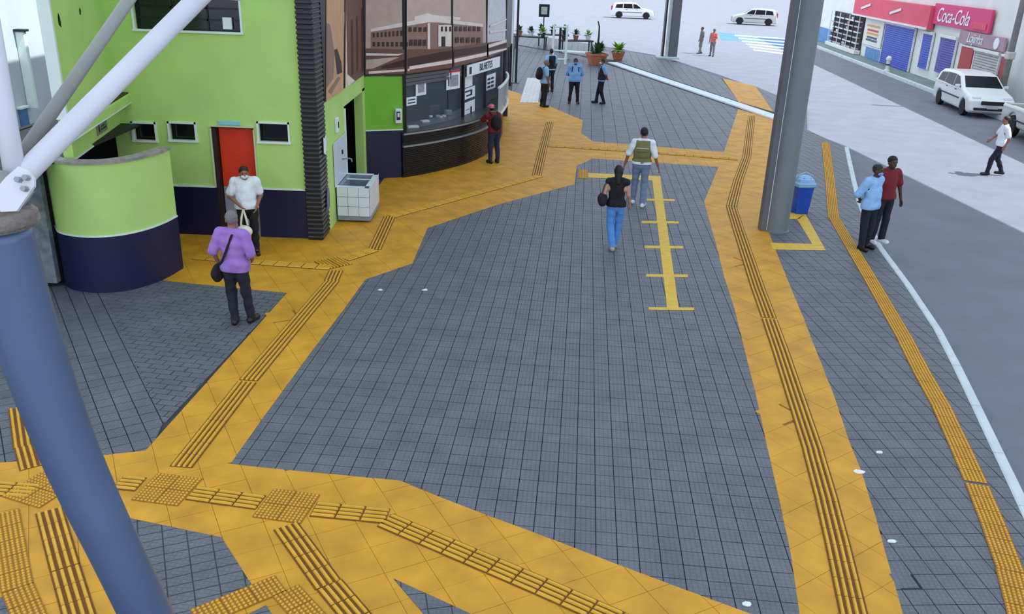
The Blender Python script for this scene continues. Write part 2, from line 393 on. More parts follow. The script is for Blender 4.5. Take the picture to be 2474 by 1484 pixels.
def emit_tiles(kind, parent, mate, field):
    T = TILES[kind]; fullcache = {}
    def inview(q):
        c = (sum(p[0] for p in q) / len(q), sum(p[1] for p in q) / len(q), 0); x, y = proj(c); return 0 < x < IW and 0 < y < IH
    def key(t): return -area(t[0]) / (np.hypot(sum(p[0] for p in t[0]) / len(t[0]), sum(p[1] for p in t[0]) / len(t[0])) ** 2 + 26) ** 1.5 if inview(t[0]) else 0
    T.sort(key=key); rest = MB()
    for n, (q, full, dim, zt) in enumerate(T):
        dz = random.uniform(-.0015, .0015)
        if n < 300:
            if full:
                if dim not in fullcache:
                    fullcache[dim] = MB().prism([(-dim[0] / 2, -dim[1] / 2), (dim[0] / 2, -dim[1] / 2), (dim[0] / 2, dim[1] / 2), (-dim[0] / 2, dim[1] / 2)], -.03, 0).mesh(kind, mate)
                c = (sum(p[0] for p in q) / len(q), sum(p[1] for p in q) / len(q)); ob(kind, fullcache[dim], parent, (c[0], c[1], zt + dz), dim[2])
            else:
                c = q[0]; MB().prism([(p[0] - c[0], p[1] - c[1]) for p in q], -.03, 0).build(kind, mate, parent, (c[0], c[1], zt + dz))
        else: rest.prism(q, zt - .03, zt + dz)
    if rest.v:
        r = rest.build(field, mate, parent); r['kind'] = 'stuff'
emit_tiles('paver', floor, M_GREY, 'paver_field')
emit_tiles('yellow_tile', ypath, M_YEL, 'yellow_tile_field')

# tactile tiles
TS = .25
M_YDOT_SHADE = mat('yellow_warning_base_shade', (158, 104, 26), .8, .15, 6)  # shade around the domes painted into the base plate colour
M_YGROOVE_SHADE = mat('yellow_tactile_groove_shade', (118, 72, 18), .8, .15, 6)  # shade between the bars painted into the base plate colour
def bar_mesh():
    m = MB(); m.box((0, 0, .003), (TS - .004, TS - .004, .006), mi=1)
    for i in range(4):
        y = (i - 1.5) * .06; x = TS / 2 - .008
        V = [(-x, y - .016, .006), (x, y - .016, .006), (x, y + .016, .006), (-x, y + .016, .006), (-x + .01, y - .0095, .022), (x - .01, y - .0095, .022), (x - .01, y + .0095, .022), (-x + .01, y + .0095, .022)]
        m.add(V, [(4, 5, 6, 7), (0, 1, 5, 4), (1, 2, 6, 5), (2, 3, 7, 6), (3, 0, 4, 7)])
    return m.mesh('guiding_tile', [M_YTAC, M_YGROOVE_SHADE])
def dot_mesh(name='warning_tile'):
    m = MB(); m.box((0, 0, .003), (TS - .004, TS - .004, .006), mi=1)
    for i in range(6):
        for j in range(6):
            cx, cy = (i - 2.5) * .04, (j - 2.5) * .04
            V = [(cx + .015 * math.cos(a * math.pi / 3), cy + .015 * math.sin(a * math.pi / 3), .006) for a in range(6)] + [(cx + .008 * math.cos(a * math.pi / 3), cy + .008 * math.sin(a * math.pi / 3), .016) for a in range(6)]
            m.add(V, [tuple(range(6, 12))] + [(a, (a + 1) % 6, 6 + (a + 1) % 6, 6 + a) for a in range(6)])
    return m.mesh(name, [M_YTAC, M_YDOT_SHADE])
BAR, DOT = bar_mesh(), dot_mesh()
def strip(label, px, me, name='tactile_strip', part='guiding_tile', z=.001):
    P = [np.array(g2(*p)) for p in px]; root = struct(ob(name, None, None, (P[0][0], P[0][1], 0)), label); left = 0
    for a, b in zip(P[:-1], P[1:]):
        L = np.hypot(*(b - a)); t = (b - a) / L; s = left + TS / 2; an = math.atan2(t[1], t[0])
        while s < L + TS * .25:
            c = a + t * s - P[0]; ob(part, me, root, (c[0], c[1], z), an); s += TS
        left = max(0, s - TS / 2 - L)
    return root
strip('raised guiding bars running from the crossing pad up towards the green building', [(437, 1130), (600, 920), (798, 685), (811, 657)], BAR)
strip('raised guiding bars leading to the red door', [(470, 622), (600, 633), (775, 646)], BAR)
strip('raised guiding bars curving past the white tiled basin to the ticket counter', [(832, 628), (905, 604), (941, 525), (1296, 428), (1311, 363), (1328, 296)], BAR)
strip('raised guiding bars on the short yellow band between counter and steel pillar', [(1325, 353), (1560, 368), (1785, 386)], BAR)
strip('long raised guiding bars along the yellow band beside the steel pillar', [(1816, 280), (1804, 380), (1784, 435), (1767, 500), (1786, 561), (1831, 696), (1859, 772), (1887, 852), (1921, 956), (1961, 1078), (1995, 1200), (2023, 1313), (2060, 1474), (2085, 1570)], BAR)
strip('guiding bars joining the two dotted pads in the foreground', [(285, 1166), (345, 1172)], BAR)
strip('guiding bars between the left and middle dotted pads', [(462, 1192), (625, 1215)], BAR)
strip('guiding bars from the middle dotted pad to the lower edge, bending right', [(757, 1231), (900, 1245), (1166, 1358), (1300, 1415), (1470, 1490), (1600, 1550)], BAR)
strip('guiding bars from the middle dotted pad straight down', [(690, 1272), (775, 1389), (860, 1490), (930, 1580)], BAR)
strip('guiding bars left of the big tube column, lower run', [(119, 1234), (158, 1375), (190, 1484), (215, 1570)], BAR)
strip('guiding bars left of the big tube column, upper run', [(48, 985), (60, 1064), (80, 1135)], BAR)
strip('short guiding bars at the left edge of the platform', [(-90, 1176), (0, 1182), (55, 1186)], BAR)
def pad(label, px, ang, nx=2, ny=2, me=None):
    c = g2(*px); root = struct(ob('tactile_pad', None, None, (c[0], c[1], 0), ang), label)
    for i in range(nx):
        for j in range(ny): ob('guiding_tile' if me else 'warning_tile', me or DOT, root, ((i - (nx - 1) / 2) * TS, (j - (ny - 1) / 2) * TS, .002))
pad('square dotted warning pad where the guiding bars meet, left one', (405, 1183), math.radians(-9))
pad('square dotted warning pad where the guiding bars meet, middle one', (693, 1223), math.radians(-9))
pad('dotted warning pad half hidden behind the big tube column', (99, 1183), math.radians(-20))
pad('small dotted warning pad at the corner of the short yellow band', (1408, 421), A4, 1, 4)
pad('patch of bars turned across the junction before the red door', (805, 636), math.radians(130), 2, 2, BAR)
strip('dotted warning tiles at the bottom edge beside the small grey triangle', [(470, 1496), (655, 1420)], DOT, 'tactile_strip', 'warning_tile', .003)
strip('dotted warning tiles going down beside the lower guiding bars', [(690, 1428), (760, 1505)], DOT, 'tactile_strip', 'warning_tile', .003)
strip('dotted warning tiles down the lower left edge', [(12, 1240), (42, 1420), (75, 1500)], DOT, 'tactile_strip', 'warning_tile', .003)
strip('narrow dotted warning line following the kerb', [(1994, 345), (2004, 425), (2011, 500), (2014, 525), (2068, 616), (2102, 673), (2151, 758), (2184, 815), (2227, 900), (2272, 979), (2318, 1078), (2360, 1172), (2397, 1262), (2434, 1361), (2462, 1460), (2495, 1580)], DOT, 'tactile_strip', 'warning_tile', .002)
# ribbed tactile strip near the counter, its glare painted in as a pale colour
M_GLARE = mat('tactile_glare_paint', (212, 212, 205), .5, .1, 5)
PB = MB(); PB.box((0, 0, .003), (.46, .24, .006))
for i in range(4): PB.box(((i - 1.5) * .11, 0, .012), (.05, .2, .014), bev=.006)
pm = PB.mesh('pale_ribbed_tile', M_GLARE)
P0, P1 = np.array(g2(1278, 248)), np.array(g2(1292, 188)); root = struct(ob('pale_strip', None, None, (*P0, 0)), 'pale ribbed floor strip beside the men with backpacks')
Ln = np.hypot(*(P1 - P0)); tt = (P1 - P0) / Ln
for k in range(int(Ln / .3)):
    c = tt * (k + .5) * .3; o = ob('pale_ribbed_tile', pm, root, (c[0], c[1], .001), math.atan2(tt[1], tt[0]) - math.pi / 2); o.scale = (1.5, 1.15, 1)

# painted lines
def paint(mb, pxpoly, z=.004): mb.prism([g2(*p) for p in pxpoly], 0, z)
q = struct(ob('queue_marking', None), 'yellow painted queue line with cross ticks for spacing')
m = MB(); paint(m, [(1575, 428), (1595, 429), (1640, 747), (1612, 748)]); m.build('centre_line', M_YPAINT, q)
for (x0, x1, y, t) in ((1563, 1630, 483, 5), (1550, 1640, 537, 5), (1557, 1650, 597, 6), (1561, 1662, 666, 6), (1567, 1677, 746, 6)):
    m = MB(); paint(m, [(x0, y - t / 2), (x1, y - t / 2 + 1), (x1, y + t / 2 + 1), (x0, y + t / 2)], .005); m.build('tick', M_YPAINT, q)
m = MB(); paint(m, [(1421, 418), (1596, 426), (1596, 437), (1421, 429)], .0025); m.build('entry_line', M_YPAINT, q)
q = struct(ob('pillar_marking', None), 'yellow painted frame on the floor around the steel pillar foot')
for k, pl in enumerate(([(1900, 514), (1945, 516), (1930, 530), (1898, 529)], [(1945, 516), (1995, 605), (1962, 590), (1926, 530)], [(1995, 605), (1868, 603), (1860, 587), (1962, 590)])):
    m = MB(); paint(m, pl, .005); m.build('painted_bar', M_YPAINT, q)

# kerb stones and road
kr = struct(ob('kerb', None), 'pale concrete kerb between platform and asphalt bay')
KP = [np.array(g2(*p)) for p in KERB]
pts = []
for a, b in zip(KP[:-1], KP[1:]):
    n = max(1, int(np.hypot(*(b - a)) / .25)); pts += [a + (b - a) * k / n for k in range(n)]
pts.append(KP[-1]); acc = 0; cur = [pts[0]]
def kerb_piece(c):
    c = [np.array(p) for p in c]; n = len(c); V = []; F = []
    for i, p in enumerate(c):
        t = c[min(i + 1, n - 1)] - c[max(i - 1, 0)]; t = t / np.hypot(*t); nn = np.array([-t[1], t[0]])   # travelling towards camera: left of travel = road side
        for w, z in ((-.0, -.16), (-.0, .004), (.02, .016), (.105, .016), (.125, .0), (.14, -.16)):
            V.append((*(p + nn * w), z))
    for i in range(n - 1):
        for k in range(5): F.append((i * 6 + k, (i + 1) * 6 + k, (i + 1) * 6 + k + 1, i * 6 + k + 1))
    F += [tuple(range(5, -1, -1)), tuple((n - 1) * 6 + k for k in range(6))]
    MB().add(V, F).build('kerb_stone', M_KERB, kr)
for p in pts[1:]:
    acc += np.hypot(*(p - cur[-1])); cur.append(p)
    if acc > .95: kerb_piece(cur); last = cur[-1]; d = cur[-1] - cur[-2]; cur = [last + d / np.hypot(*d) * .012]; acc = 0
wk = struct(ob('white_kerb', None), 'white painted kerb line across the far paving')
a, b = np.array(g2(1480, 153)), np.array(g2(1884, 290)); n = 18
for k in range(n):
    p = a + (b - a) * (k + .5) / n; t = (b - a) / np.hypot(*(b - a))
    MB().box((0, 0, .03), (np.hypot(*(b - a)) / n - .015, .55, .07), bev=.015).build('kerb_stone', M_WHITEKERB, wk, (*p, 0), math.atan2(t[1], t[0]))
road = MB(); road.add([(-120, -60, -.15), (140, -60, -.15), (140, 220, -.15), (-120, 220, -.15)], [(0, 1, 2, 3)])
road = struct(road.build('road', M_ASPH), 'asphalt street around the terminal')
# roof over the platform: its edge throws the shade line on the bay and the street
HR = 7.6
edge = [g(1255, 84, -.15), g(1380, 99, -.15), g(1500, 119, -.15), g(1600, 136, -.15), g(1745, 183, -.15), g(1945, 256, -.15), g(1948, 316, -.15), g(2040, 352, -.15), g(2290, 473, -.15), g(2474, 562, -.15), np.array([11.2, 10, 0]), np.array([11.4, -1, 0])]
sh = SUN[:2] / SUN[2] * (HR + .15)
rp = [(e[0] + sh[0], e[1] + sh[1]) for e in edge]
rp = rp + [(-9.5, rp[-1][1]), (-9.5, rp[0][1])]
M_ROOF = bpy.data.materials.new('roof_added_translucency'); M_ROOF.use_nodes = True; nt = M_ROOF.node_tree
b_ = nt.nodes['Principled BSDF']; b_.inputs['Base Color'].default_value = (.8, .82, .84, 1); b_.inputs['Roughness'].default_value = .7
tr = nt.nodes.new('ShaderNodeBsdfTranslucent'); tr.inputs['Color'].default_value = (.62, .68, .78, 1); mxs = nt.nodes.new('ShaderNodeMixShader'); mxs.inputs[0].default_value = .36  # translucency added so soft daylight fills in below the roof
nt.links.new(b_.outputs[0], mxs.inputs[1]); nt.links.new(tr.outputs[0], mxs.inputs[2]); nt.links.new(mxs.outputs[0], nt.nodes['Material Output'].inputs['Surface'])
m = MB(); n = len(rp); m.add([(p[0], p[1], HR) for p in rp], [tuple(range(n))])
struct(m.build('ceiling', M_ROOF), 'canopy roof over the terminal, made translucent for added fill light')

# ================================================================== BUILDING
M_GREEN = mat('green_plaster', (184, 220, 122), .75, .06, 1.5, .08, bscale=25)
M_GREEND = mat('green_door_paint', (120, 190, 50), .6, .05, 2)
M_NAVY = mat('navy_plaster', (12, 14, 60), .5, .1, 2)
M_WHITE = mat('white_trim', (225, 235, 228), .6, .05, 3)
M_BLACK = mat('black_metal', (16, 17, 20), .4, .1, 4)
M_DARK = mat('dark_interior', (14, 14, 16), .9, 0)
M_RED = mat('red_door', (226, 54, 16), .5, .08, 4)
M_DGREY = mat('door_grey', (150, 152, 168), .6, .08, 4)
M_GLASSD = mat('dark_glass', (22, 24, 30), .12, .1, 2, spec=.6)
M_STEEL = mat('galvanised_steel', (150, 156, 160), .45, .1, 5, metal=.3)
M_PAPER = mat('paper', (232, 236, 240), .8, .03, 4)
M_INK = mat('print_ink', (40, 44, 60), .8, 0)
YW = 15.85; W0, W1 = (-7.4, YW), (-3.95, YW)
def wz(px, py):
    d = ray(px, py); k = YW / d[1]; P = CP + d * k; return P[0], P[2]
# openings of the front wall, (x0,x1,z0,z1)
OPEN = {}
for nm, a, b in (('w1', (318, 293), (380, 341)), ('w2', (406, 293), (476, 341)), ('w3', (622, 293), (700, 345)), ('up', (315, -14), (585, 80))):
    x0, z1 = wz(*a); x1, z0 = wz(*b); OPEN[nm] = (x0, x1, z0, z1)
OPEN['door'] = (-5.64, -4.86, -.02, 2.08)
xs = sorted(set([-7.42, -3.9] + [v for o in OPEN.values() for v in o[:2]])); zs = sorted(set([0, .95, 7.4] + [v for o in OPEN.values() for v in o[2:] if v > 0]))
wall = MB()
for i in range(len(xs) - 1):
    for k in range(len(zs) - 1):
        cx, cz = (xs[i] + xs[i + 1]) / 2, (zs[k] + zs[k + 1]) / 2
        if any(o[0] < cx < o[1] and o[2] < cz < o[3] for o in OPEN.values()): continue
        wall.box((cx, YW + .1, cz), (xs[i + 1] - xs[i], .2, zs[k + 1] - zs[k]), mi=1 if cz < .95 else 0)
wall = struct(wall.build('wall_back', [M_GREEN, M_NAVY]), 'green plaster wall with navy base and red door')
m = MB(); m.box((-6.53, YW - .012, .955), (1.76, .03, .03)); m.box((-4.4, YW - .012, .955), (.92, .03, .03)); m.build('dado_strip', M_WHITE, wall)
def window(n, o, mull, label):
    x0, x1, z0, z1 = o; r = struct(ob(f'window_{n}', None, None, ((x0 + x1) / 2, YW, z0)), label); w, h = x1 - x0, z1 - z0
    f = MB(); t = .035
    f.box((0, .0, h - t / 2), (w + .06, .06, t)); f.box((0, .0, -t / 2 + .01), (w + .06, .08, t)); f.box((-w / 2, 0, h / 2), (t, .06, h)); f.box((w / 2, 0, h / 2), (t, .06, h)); f.build('window_frame', M_WHITE, r)
    for k in range(mull[0]):
        for l in range(mull[1]):
            pw, ph = w / mull[0], h / mull[1]; MB().box((-w / 2 + pw * (k + .5), .15, ph * (l + .5)), (pw - .03, .012, ph - .03)).build('pane', M_GLASSD, r)
    b = MB()
    for k in range(mull[0] + 1): b.box((-w / 2 + w / mull[0] * k, .14, h / 2), (.03, .04, h))
    for l in range(mull[1] + 1): b.box((0, .14, h / mull[1] * l), (w, .04, .03))
    b.build('glazing_bar', M_BLACK, r); return r
window(1, OPEN['w1'], (1, 1), 'small dark window nearest the curved wall')
window(2, OPEN['w2'], (1, 1), 'small dark window left of the red door')
window(3, OPEN['w3'], (1, 1), 'small dark window right of the red door')
window(4, OPEN['up'], (3, 3), 'wide dark window high on the green wall')
# box on the upper window sill
xb, zb = wz(546, 66); MB().box((xb, YW + .1, zb + .06), (.16, .06, .2), bev=.008).build('carton', M_PAPER)
tag(bpy.data.objects['carton'], 'white carton standing on the sill of the wide upper window', 'box')
dr = struct(ob('door_1', None, None, (-5.25, YW + .15, 0)), 'red door with grey lower panel in the green wall')
MB().box((.04, 0, 1.5), (.68, .05, 1.12), bev=.008).build('upper_panel', M_RED, dr)
MB().box((.04, 0, .47), (.68, .05, .92), bev=.008).build('lower_panel', M_DGREY, dr)
MB().box((.3, -.04, 1.0), (.03, .05, .14), bev=.008).build('door_handle', M_STEEL, dr)
m = MB(); m.box((-.355, -.04, 1.04), (.09, .2, 2.08)); m.box((.395, -.04, 1.04), (.035, .2, 2.08)); m.box((0, -.04, 2.08), (.79, .2, .03)); m.build('door_frame', mat('door_frame_brown', (38, 22, 20), .6, .1), dr)
m = MB(); m.box((-.395, -.17, 1.5), (.025, .03, 1.1)); m.box((.40, -.17, 1.5), (.025, .03, 1.1)); m.box((0, -.17, 2.1), (.84, .03, .025)); m.build('door_trim', mat('cream_trim', (214, 208, 170), .7, .05), dr)
x0, z1 = wz(526, 291); x1, z0 = wz(581, 303)
sg = thing('door_sign', 'pale blue plate above the red door', 'sign', ((x0 + x1) / 2, YW - .012, (z0 + z1) / 2))
MB().box((0, 0, 0), (x1 - x0, .02, z1 - z0), bev=.006).build('plate', mat('pale_blue_plate', (140, 205, 222), .5, .04), sg)
for sx in (-1, 1): MB().lathe([(.006, -.004), (.006, .004)], (0, 0, 0), 8).build('screw', M_STEEL, sg, (sx * (x1 - x0) * .43, -.012, 0))
# ribbed black corner column
col = struct(ob('ribbed_column', None, None, (-3.8, 16.075, 0)), 'black ribbed corner column between green wall and mural')
MB().box((0, 0, 3.7), (.27, .62, 7.4)).build('core', M_BLACK, col)
rm = MB().box((0, 0, 0), (.31, .65, .055), bev=.018).mesh('rib', mat('black_rib', (28, 30, 36), .35, .15, 5, spec=.6))
k = 0
while k * .085 < 6.6: ob('rib', rm, col, (0, 0, .05 + k * .085)); k += 1
x, z = -3.63, 1.75
nt_ = thing('torn_notice', 'torn white notice stuck on the black ribbed column', 'notice', (-3.625, 16.15, 1.62))
MB().add([(0, -.12, .0), (0, .05, -.06), (0, .13, .12), (0, .1, .32), (0, -.02, .26), (0, -.1, .3), (.004, -.12, .0), (.004, .05, -.06), (.004, .13, .12), (.004, .1, .32), (.004, -.02, .26), (.004, -.1, .3)], [(0, 1, 2, 3, 4, 5), (11, 10, 9, 8, 7, 6)] + [(i, (i + 1) % 6, 6 + (i + 1) % 6, 6 + i) for i in range(6)]).build('sheet', M_PAPER, nt_)
nt_ = thing('torn_poster', 'grey torn poster low on the black ribbed column', 'poster', (-3.622, 16.2, .45))
MB().add([(0, -.14, .0), (0, -.02, .1), (0, .12, .05), (0, .14, .4), (0, .02, .5), (0, -.1, .3), (.004, -.14, .0), (.004, -.02, .1), (.004, .12, .05), (.004, .14, .4), (.004, .02, .5), (.004, -.1, .3)], [(0, 1, 2, 3, 4, 5), (11, 10, 9, 8, 7, 6)] + [(i, (i + 1) % 6, 6 + (i + 1) % 6, 6 + i) for i in range(6)]).build('sheet', mat('grey_poster', (110, 122, 136), .7, .5, 14), nt_)

# left wing over the washroom entrance
WA, WB = np.array([-7.3, YW]), np.array([-6.4, 10.9]); wt = (WB - WA) / np.hypot(*(WB - WA)); wl = np.hypot(*(WB - WA)); wn = np.array([wt[1] * -1, wt[0]]); wn = wn if wn @ (CP[:2] - WA) > 0 else -wn
WU = 2.9
wing = MB(); wallrect(wing, WA, WB, 0, WU, 2.05, 7.4, -.13, .13)
wing = struct(wing.build('wall_left', [M_GREEN]), 'green upper wall over the dark washroom entrance')
m = MB(); wallrect(m, WA, WB, -.1, WU, 2.06, 2.47, 0, .012); wallrect(m, WA, WB, -.1, wl + .15, 2.47, 2.63, 0, .24, bev=.02); m.build('fascia', M_GREEN, wing)
m = MB(); wallrect(m, WA, WB, -.1, wl + .15, 2.63, 2.65, 0, .22); m.build('fascia_cap', mat('rusty_cap', (78, 50, 30), .8, .4, 8), wing)
m = MB(); wallrect(m, WA, WB, -.1, wl + .15, 2.455, 2.475, .2, .045); wallrect(m, WA, WB, 0, WU, 2.03, 2.06, -.25, .27); m.build('drip_edge', M_WHITE, wing)
m = MB(); wallrect(m, WA, WB, WU - .02, WU + .05, 2.66, 7.4, -.15, .17); m.build('corner_trim', M_WHITE, wing)
for (px, py, r) in ((143, 50, .07), (193, 28, .045)):
    s_, z_ = vplane(WA, WB, px, py); m = MB(); n = 9; c = WA + wt * s_ + wn * .003
    poly = [(r * random.uniform(.5, 1) * math.cos(a * 2 * math.pi / n), r * 1.5 * random.uniform(.6, 1.1) * math.sin(a * 2 * math.pi / n)) for a in range(n)]
    V = [(c[0] + wt[0] * p[0], c[1] + wt[1] * p[0], z_ + p[1]) for p in poly] + [(c[0] - wn[0] * .1 + wt[0] * p[0] * .6, c[1] - wn[1] * .1 + wt[1] * p[0] * .6, z_ + p[1] * .6) for p in poly]
    V2 = [(v[0] + wn[0] * .004, v[1] + wn[1] * .004, v[2]) for v in V[:n]]
    MB().add(V2 + V[n:], [tuple(range(n))] + [(i, (i + 1) % n, n + (i + 1) % n, n + i) for i in range(n)]).build('plaster_hole', M_DARK, wing)
# washroom behind, its interior shade painted as dark walls
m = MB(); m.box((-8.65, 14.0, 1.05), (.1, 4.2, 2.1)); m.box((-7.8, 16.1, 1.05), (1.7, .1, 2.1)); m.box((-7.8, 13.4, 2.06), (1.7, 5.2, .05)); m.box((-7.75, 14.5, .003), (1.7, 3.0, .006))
struct(m.build('wall_washroom', mat('washroom_shade_paint', (34, 38, 36), .7, .2, 4)), 'dark washroom interior behind the curved wall')
struct(MB().box((-8.0, 12.95, 1.05), (1.4, .12, 2.0)).build('wall_washroom_end', mat('grey_stone', (120, 132, 136), .85, .35, 7, .4)), 'weathered grey end wall left of the curved wall')
s0, z0 = vplane(WA, WB, 218, 338); s1, z1 = vplane(WA, WB, 268, 293)
c = WA + wt * (s0 + s1) / 2 + wn * .02
ws = thing('washroom_sign', 'grey washroom sign on the green entrance fascia', 'sign', (c[0], c[1], 2.25))
m = MB(); m.box((0, 0, 0), (.62, .02, .2), math.atan2(wt[1], wt[0]), bev=.006); m.build('plate', mat('sign_grey', (122, 130, 112), .6, .1), ws)
m = MB(); pd = wt if wt[1] < 0 else -wt
for k, (dx, w_, h_, zz) in enumerate(((.2, .05, .08, -.01), (.2, .03, .03, .055), (-.06, .3, .02, -.03), (-.02, .2, .016, .02))):
    m.box((pd[0] * dx + wn[0] * .014, pd[1] * dx + wn[1] * .014, zz), (w_, .006, h_), math.atan2(wt[1], wt[0]))
m.build('pictogram', mat('pictogram_dark', (20, 26, 22), .7, 0), ws)

# curved modesty wall
CWP = [(-7.32, 13.15), (-7.1, 12.85), (-6.8, 12.7), (-6.45, 12.68), (-6.12, 12.84), (-5.88, 13.15), (-5.74, 13.55), (-5.68, 13.95)]
def spline(P, n):
    P = [np.array(p, float) for p in P]; P = [2 * P[0] - P[1]] + P + [2 * P[-1] - P[-2]]; out = []
    for i in range(1, len(P) - 2):
        for k in range(n):
            t = k / n; a, b, c, d = P[i - 1], P[i], P[i + 1], P[i + 2]
            out.append(.5 * (2 * b + (c - a) * t + (2 * a - 5 * b + 4 * c - d) * t * t + (3 * b - a - 3 * c + d) * t ** 3))
    out.append(P[-2]); return out
def ribbon(mb, C, off0, off1, z0, z1, mi=0, z0b=None, ends=True):
    """curved wall along points C between two sideways offsets (positive = towards camera side)"""
    n = len(C); V = []; F = []
    for i, p in enumerate(C):
        t = C[min(i + 1, n - 1)] - C[max(i - 1, 0)]; t = t / np.hypot(*t); nn = np.array([t[1], -t[0]])
        for o, z in ((off0, z0), (off1, z0), (off1, z1), (off0, z1)): V.append((*(p + nn * o), z))
    for i in range(n - 1):
        for k in range(4): F.append((i * 4 + k, (i + 1) * 4 + k, (i + 1) * 4 + (k + 1) % 4, i * 4 + (k + 1) % 4))
    if ends: F += [(3, 2, 1, 0), tuple((n - 1) * 4 + k for k in range(4))]
    return mb.add(V, F, mi)
CW = spline(CWP, 6)
cw = struct(ob('wall_curved', None, None, (0, 0, 0)), 'curved green and navy screen wall by the washroom')
ribbon(MB(), CW, -.16, 0, .93, 2.05).build('upper_face', M_GREEN, cw, smooth=False)
ribbon(MB(), CW, -.16, .012, 0, .92).build('lower_face', M_NAVY, cw)
ribbon(MB(), CW, -.16, .016, .915, .94).build('dividing_line', M_WHITE, cw)
ribbon(MB(), CW, -.19, .03, 2.05, 2.09).build('coping', mat('worn_coping', (150, 142, 136), .8, .25, 9), cw)

# side wall with mural, doorway and basin
XS = -3.66; SA, SB = np.array([XS, 16.38]), np.array([XS, 20.75])
BA, BB = np.array([XS, 20.75]), np.array([-2.76, 21.1])
FC = [BB, np.array([-1.77, 22.71]), np.array([-1.0, 25.27]), np.array([-.51, 27.88]), np.array([-.34, 30.1])]
MBZ = 2.5
sw = MB(); sw.box((XS - .1, 17.3, 1.25), (.2, 1.85, 2.5)); sw.box((XS - .1, 19.48, 2.32), (.2, 2.52, .36)); sw.box((XS - .13, 18.57, 4.95), (.2, 4.3, 4.9)); sw.box((XS - .1, 20.6, 1.1), (.2, .3, 2.2))
sw = struct(sw.build('wall_side', M_GREEN), 'green side wall beside the white basin')
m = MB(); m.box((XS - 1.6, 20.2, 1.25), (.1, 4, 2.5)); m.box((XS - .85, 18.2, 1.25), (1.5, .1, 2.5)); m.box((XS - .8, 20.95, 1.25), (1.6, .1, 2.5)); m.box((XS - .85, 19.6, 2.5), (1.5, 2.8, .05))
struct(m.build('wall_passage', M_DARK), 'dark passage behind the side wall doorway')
m = MB(); m.box((XS + .005, 18.25, 1.05), (.05, .05, 2.1)); m.build('door_jamb', M_WHITE, sw)
bw = MB(); wallrect(bw, BA, BB, .0, np.hypot(*(BB - BA)), 1.18, 2.44, -.2, .2); wallrect(bw, BA, BB, .0, np.hypot(*(BB - BA)), 0, 1.18, -.2, .2, 1)
bw = struct(bw.build('wall_recess', [M_GREEND, M_NAVY]), 'bright green wall panel left of the ticket windows')
m = MB(); wallrect(m, BA, BB, 0, np.hypot(*(BB - BA)), 1.165, 1.195, 0, .012); wallrect(m, BA, BB, np.hypot(*(BB - BA)) - .03, np.hypot(*(BB - BA)), 1.18, 2.5, 0, .012); m.build('edge_line', M_WHITE, bw)
bt = (BB - BA) / np.hypot(*(BB - BA)); bn = np.array([bt[1], -bt[0]])
s_, z_ = vplane(BA, BB, 961, 279); c = BA + bt * s_ + bn * .06
bx = thing('notice_box', 'white dispenser box on the bright green panel by the ticket window', 'dispenser', (c[0], c[1], z_ - .17), math.atan2(bt[1], bt[0]))
MB().box((0, 0, .17), (.16, .1, .34), bev=.015).build('body', M_PAPER, bx); MB().box((-.01, -.053, .18), (.09, .01, .2)).build('label_panel', M_INK, bx); MB().box((-.01, -.057, .2), (.05, .008, .1)).build('label_text', M_PAPER, bx)
# switch plate above the basin
p = thing('paper_dispenser', 'small white dispenser with dark slot above the basin', 'dispenser', (XS + .026, 17.35, 1.78))
MB().box((0, 0, .14), (.05, .2, .28), bev=.01).build('body', M_PAPER, p); MB().box((.028, .02, .14), (.01, .07, .12)).build('slot', M_BLACK, p)

# tiled basin
sk = thing('wash_basin', 'white tiled wash basin with tap against the side wall', 'basin', (-3.3, 17.62, 0))
M_TILE = mat('white_tile', (222, 230, 238), .25, .04, 4); M_GROUT = mat('grout', (140, 148, 158), .8, .1)
m = MB(); m.box((0, 0, .1), (.66, 1.16, .12)); m.box((0, -.55, .42), (.66, .08, .6)); m.box((0, .55, .42), (.66, .08, .6)); m.box((.29, 0, .42), (.08, 1.16, .6)); m.box((-.29, 0, .42), (.08, 1.16, .6)); m.box((0, 0, .4), (.56, 1.06, .05)); m.build('basin_body', M_GROUT, sk)
tile = MB().box((0, 0, 0), (.212, .012, .19), bev=.004).mesh('tile', M_TILE); tile2 = MB().box((0, 0, 0), (.012, .222, .19), bev=.004).mesh('tile', M_TILE)
for i in range(3):
    for k in range(3): ob('tile', tile, sk, ((i - 1) * .22, -.595, .13 + k * .2 + .1))
for i in range(5):
    for k in range(3): ob('tile', tile2, sk, (.335, (i - 2) * .232, .13 + k * .2 + .1))
m = MB(); m.box((.29, 0, .735), (.1, 1.2, .02), bev=.004); m.box((0, -.555, .735), (.67, .09, .02), bev=.004); m.box((0, .555, .735), (.67, .09, .02), bev=.004); m.box((0, .1, .735), (.5, .05, .02), bev=.004); m.build('rim', M_TILE, sk)
t3 = MB().box((0, 0, 0), (.014, .215, .215), bev=.004).mesh('tile', M_TILE)
for i in range(6):
    for k in range(4): ob('tile', t3, sk, (-.34, (i - 2.5) * .222, .84 + k * .222))
m = MB(); m.tube([(-.33, .1, 1.15), (-.2, .1, 1.17), (-.14, .1, 1.16), (-.13, .1, 1.1)], .014, 8); m.build('tap', M_STEEL, sk, smooth=True)
MB().box((-.32, .1, 1.3), (.03, .03, .09), bev=.006).build('tap_handle', M_BLACK, sk)

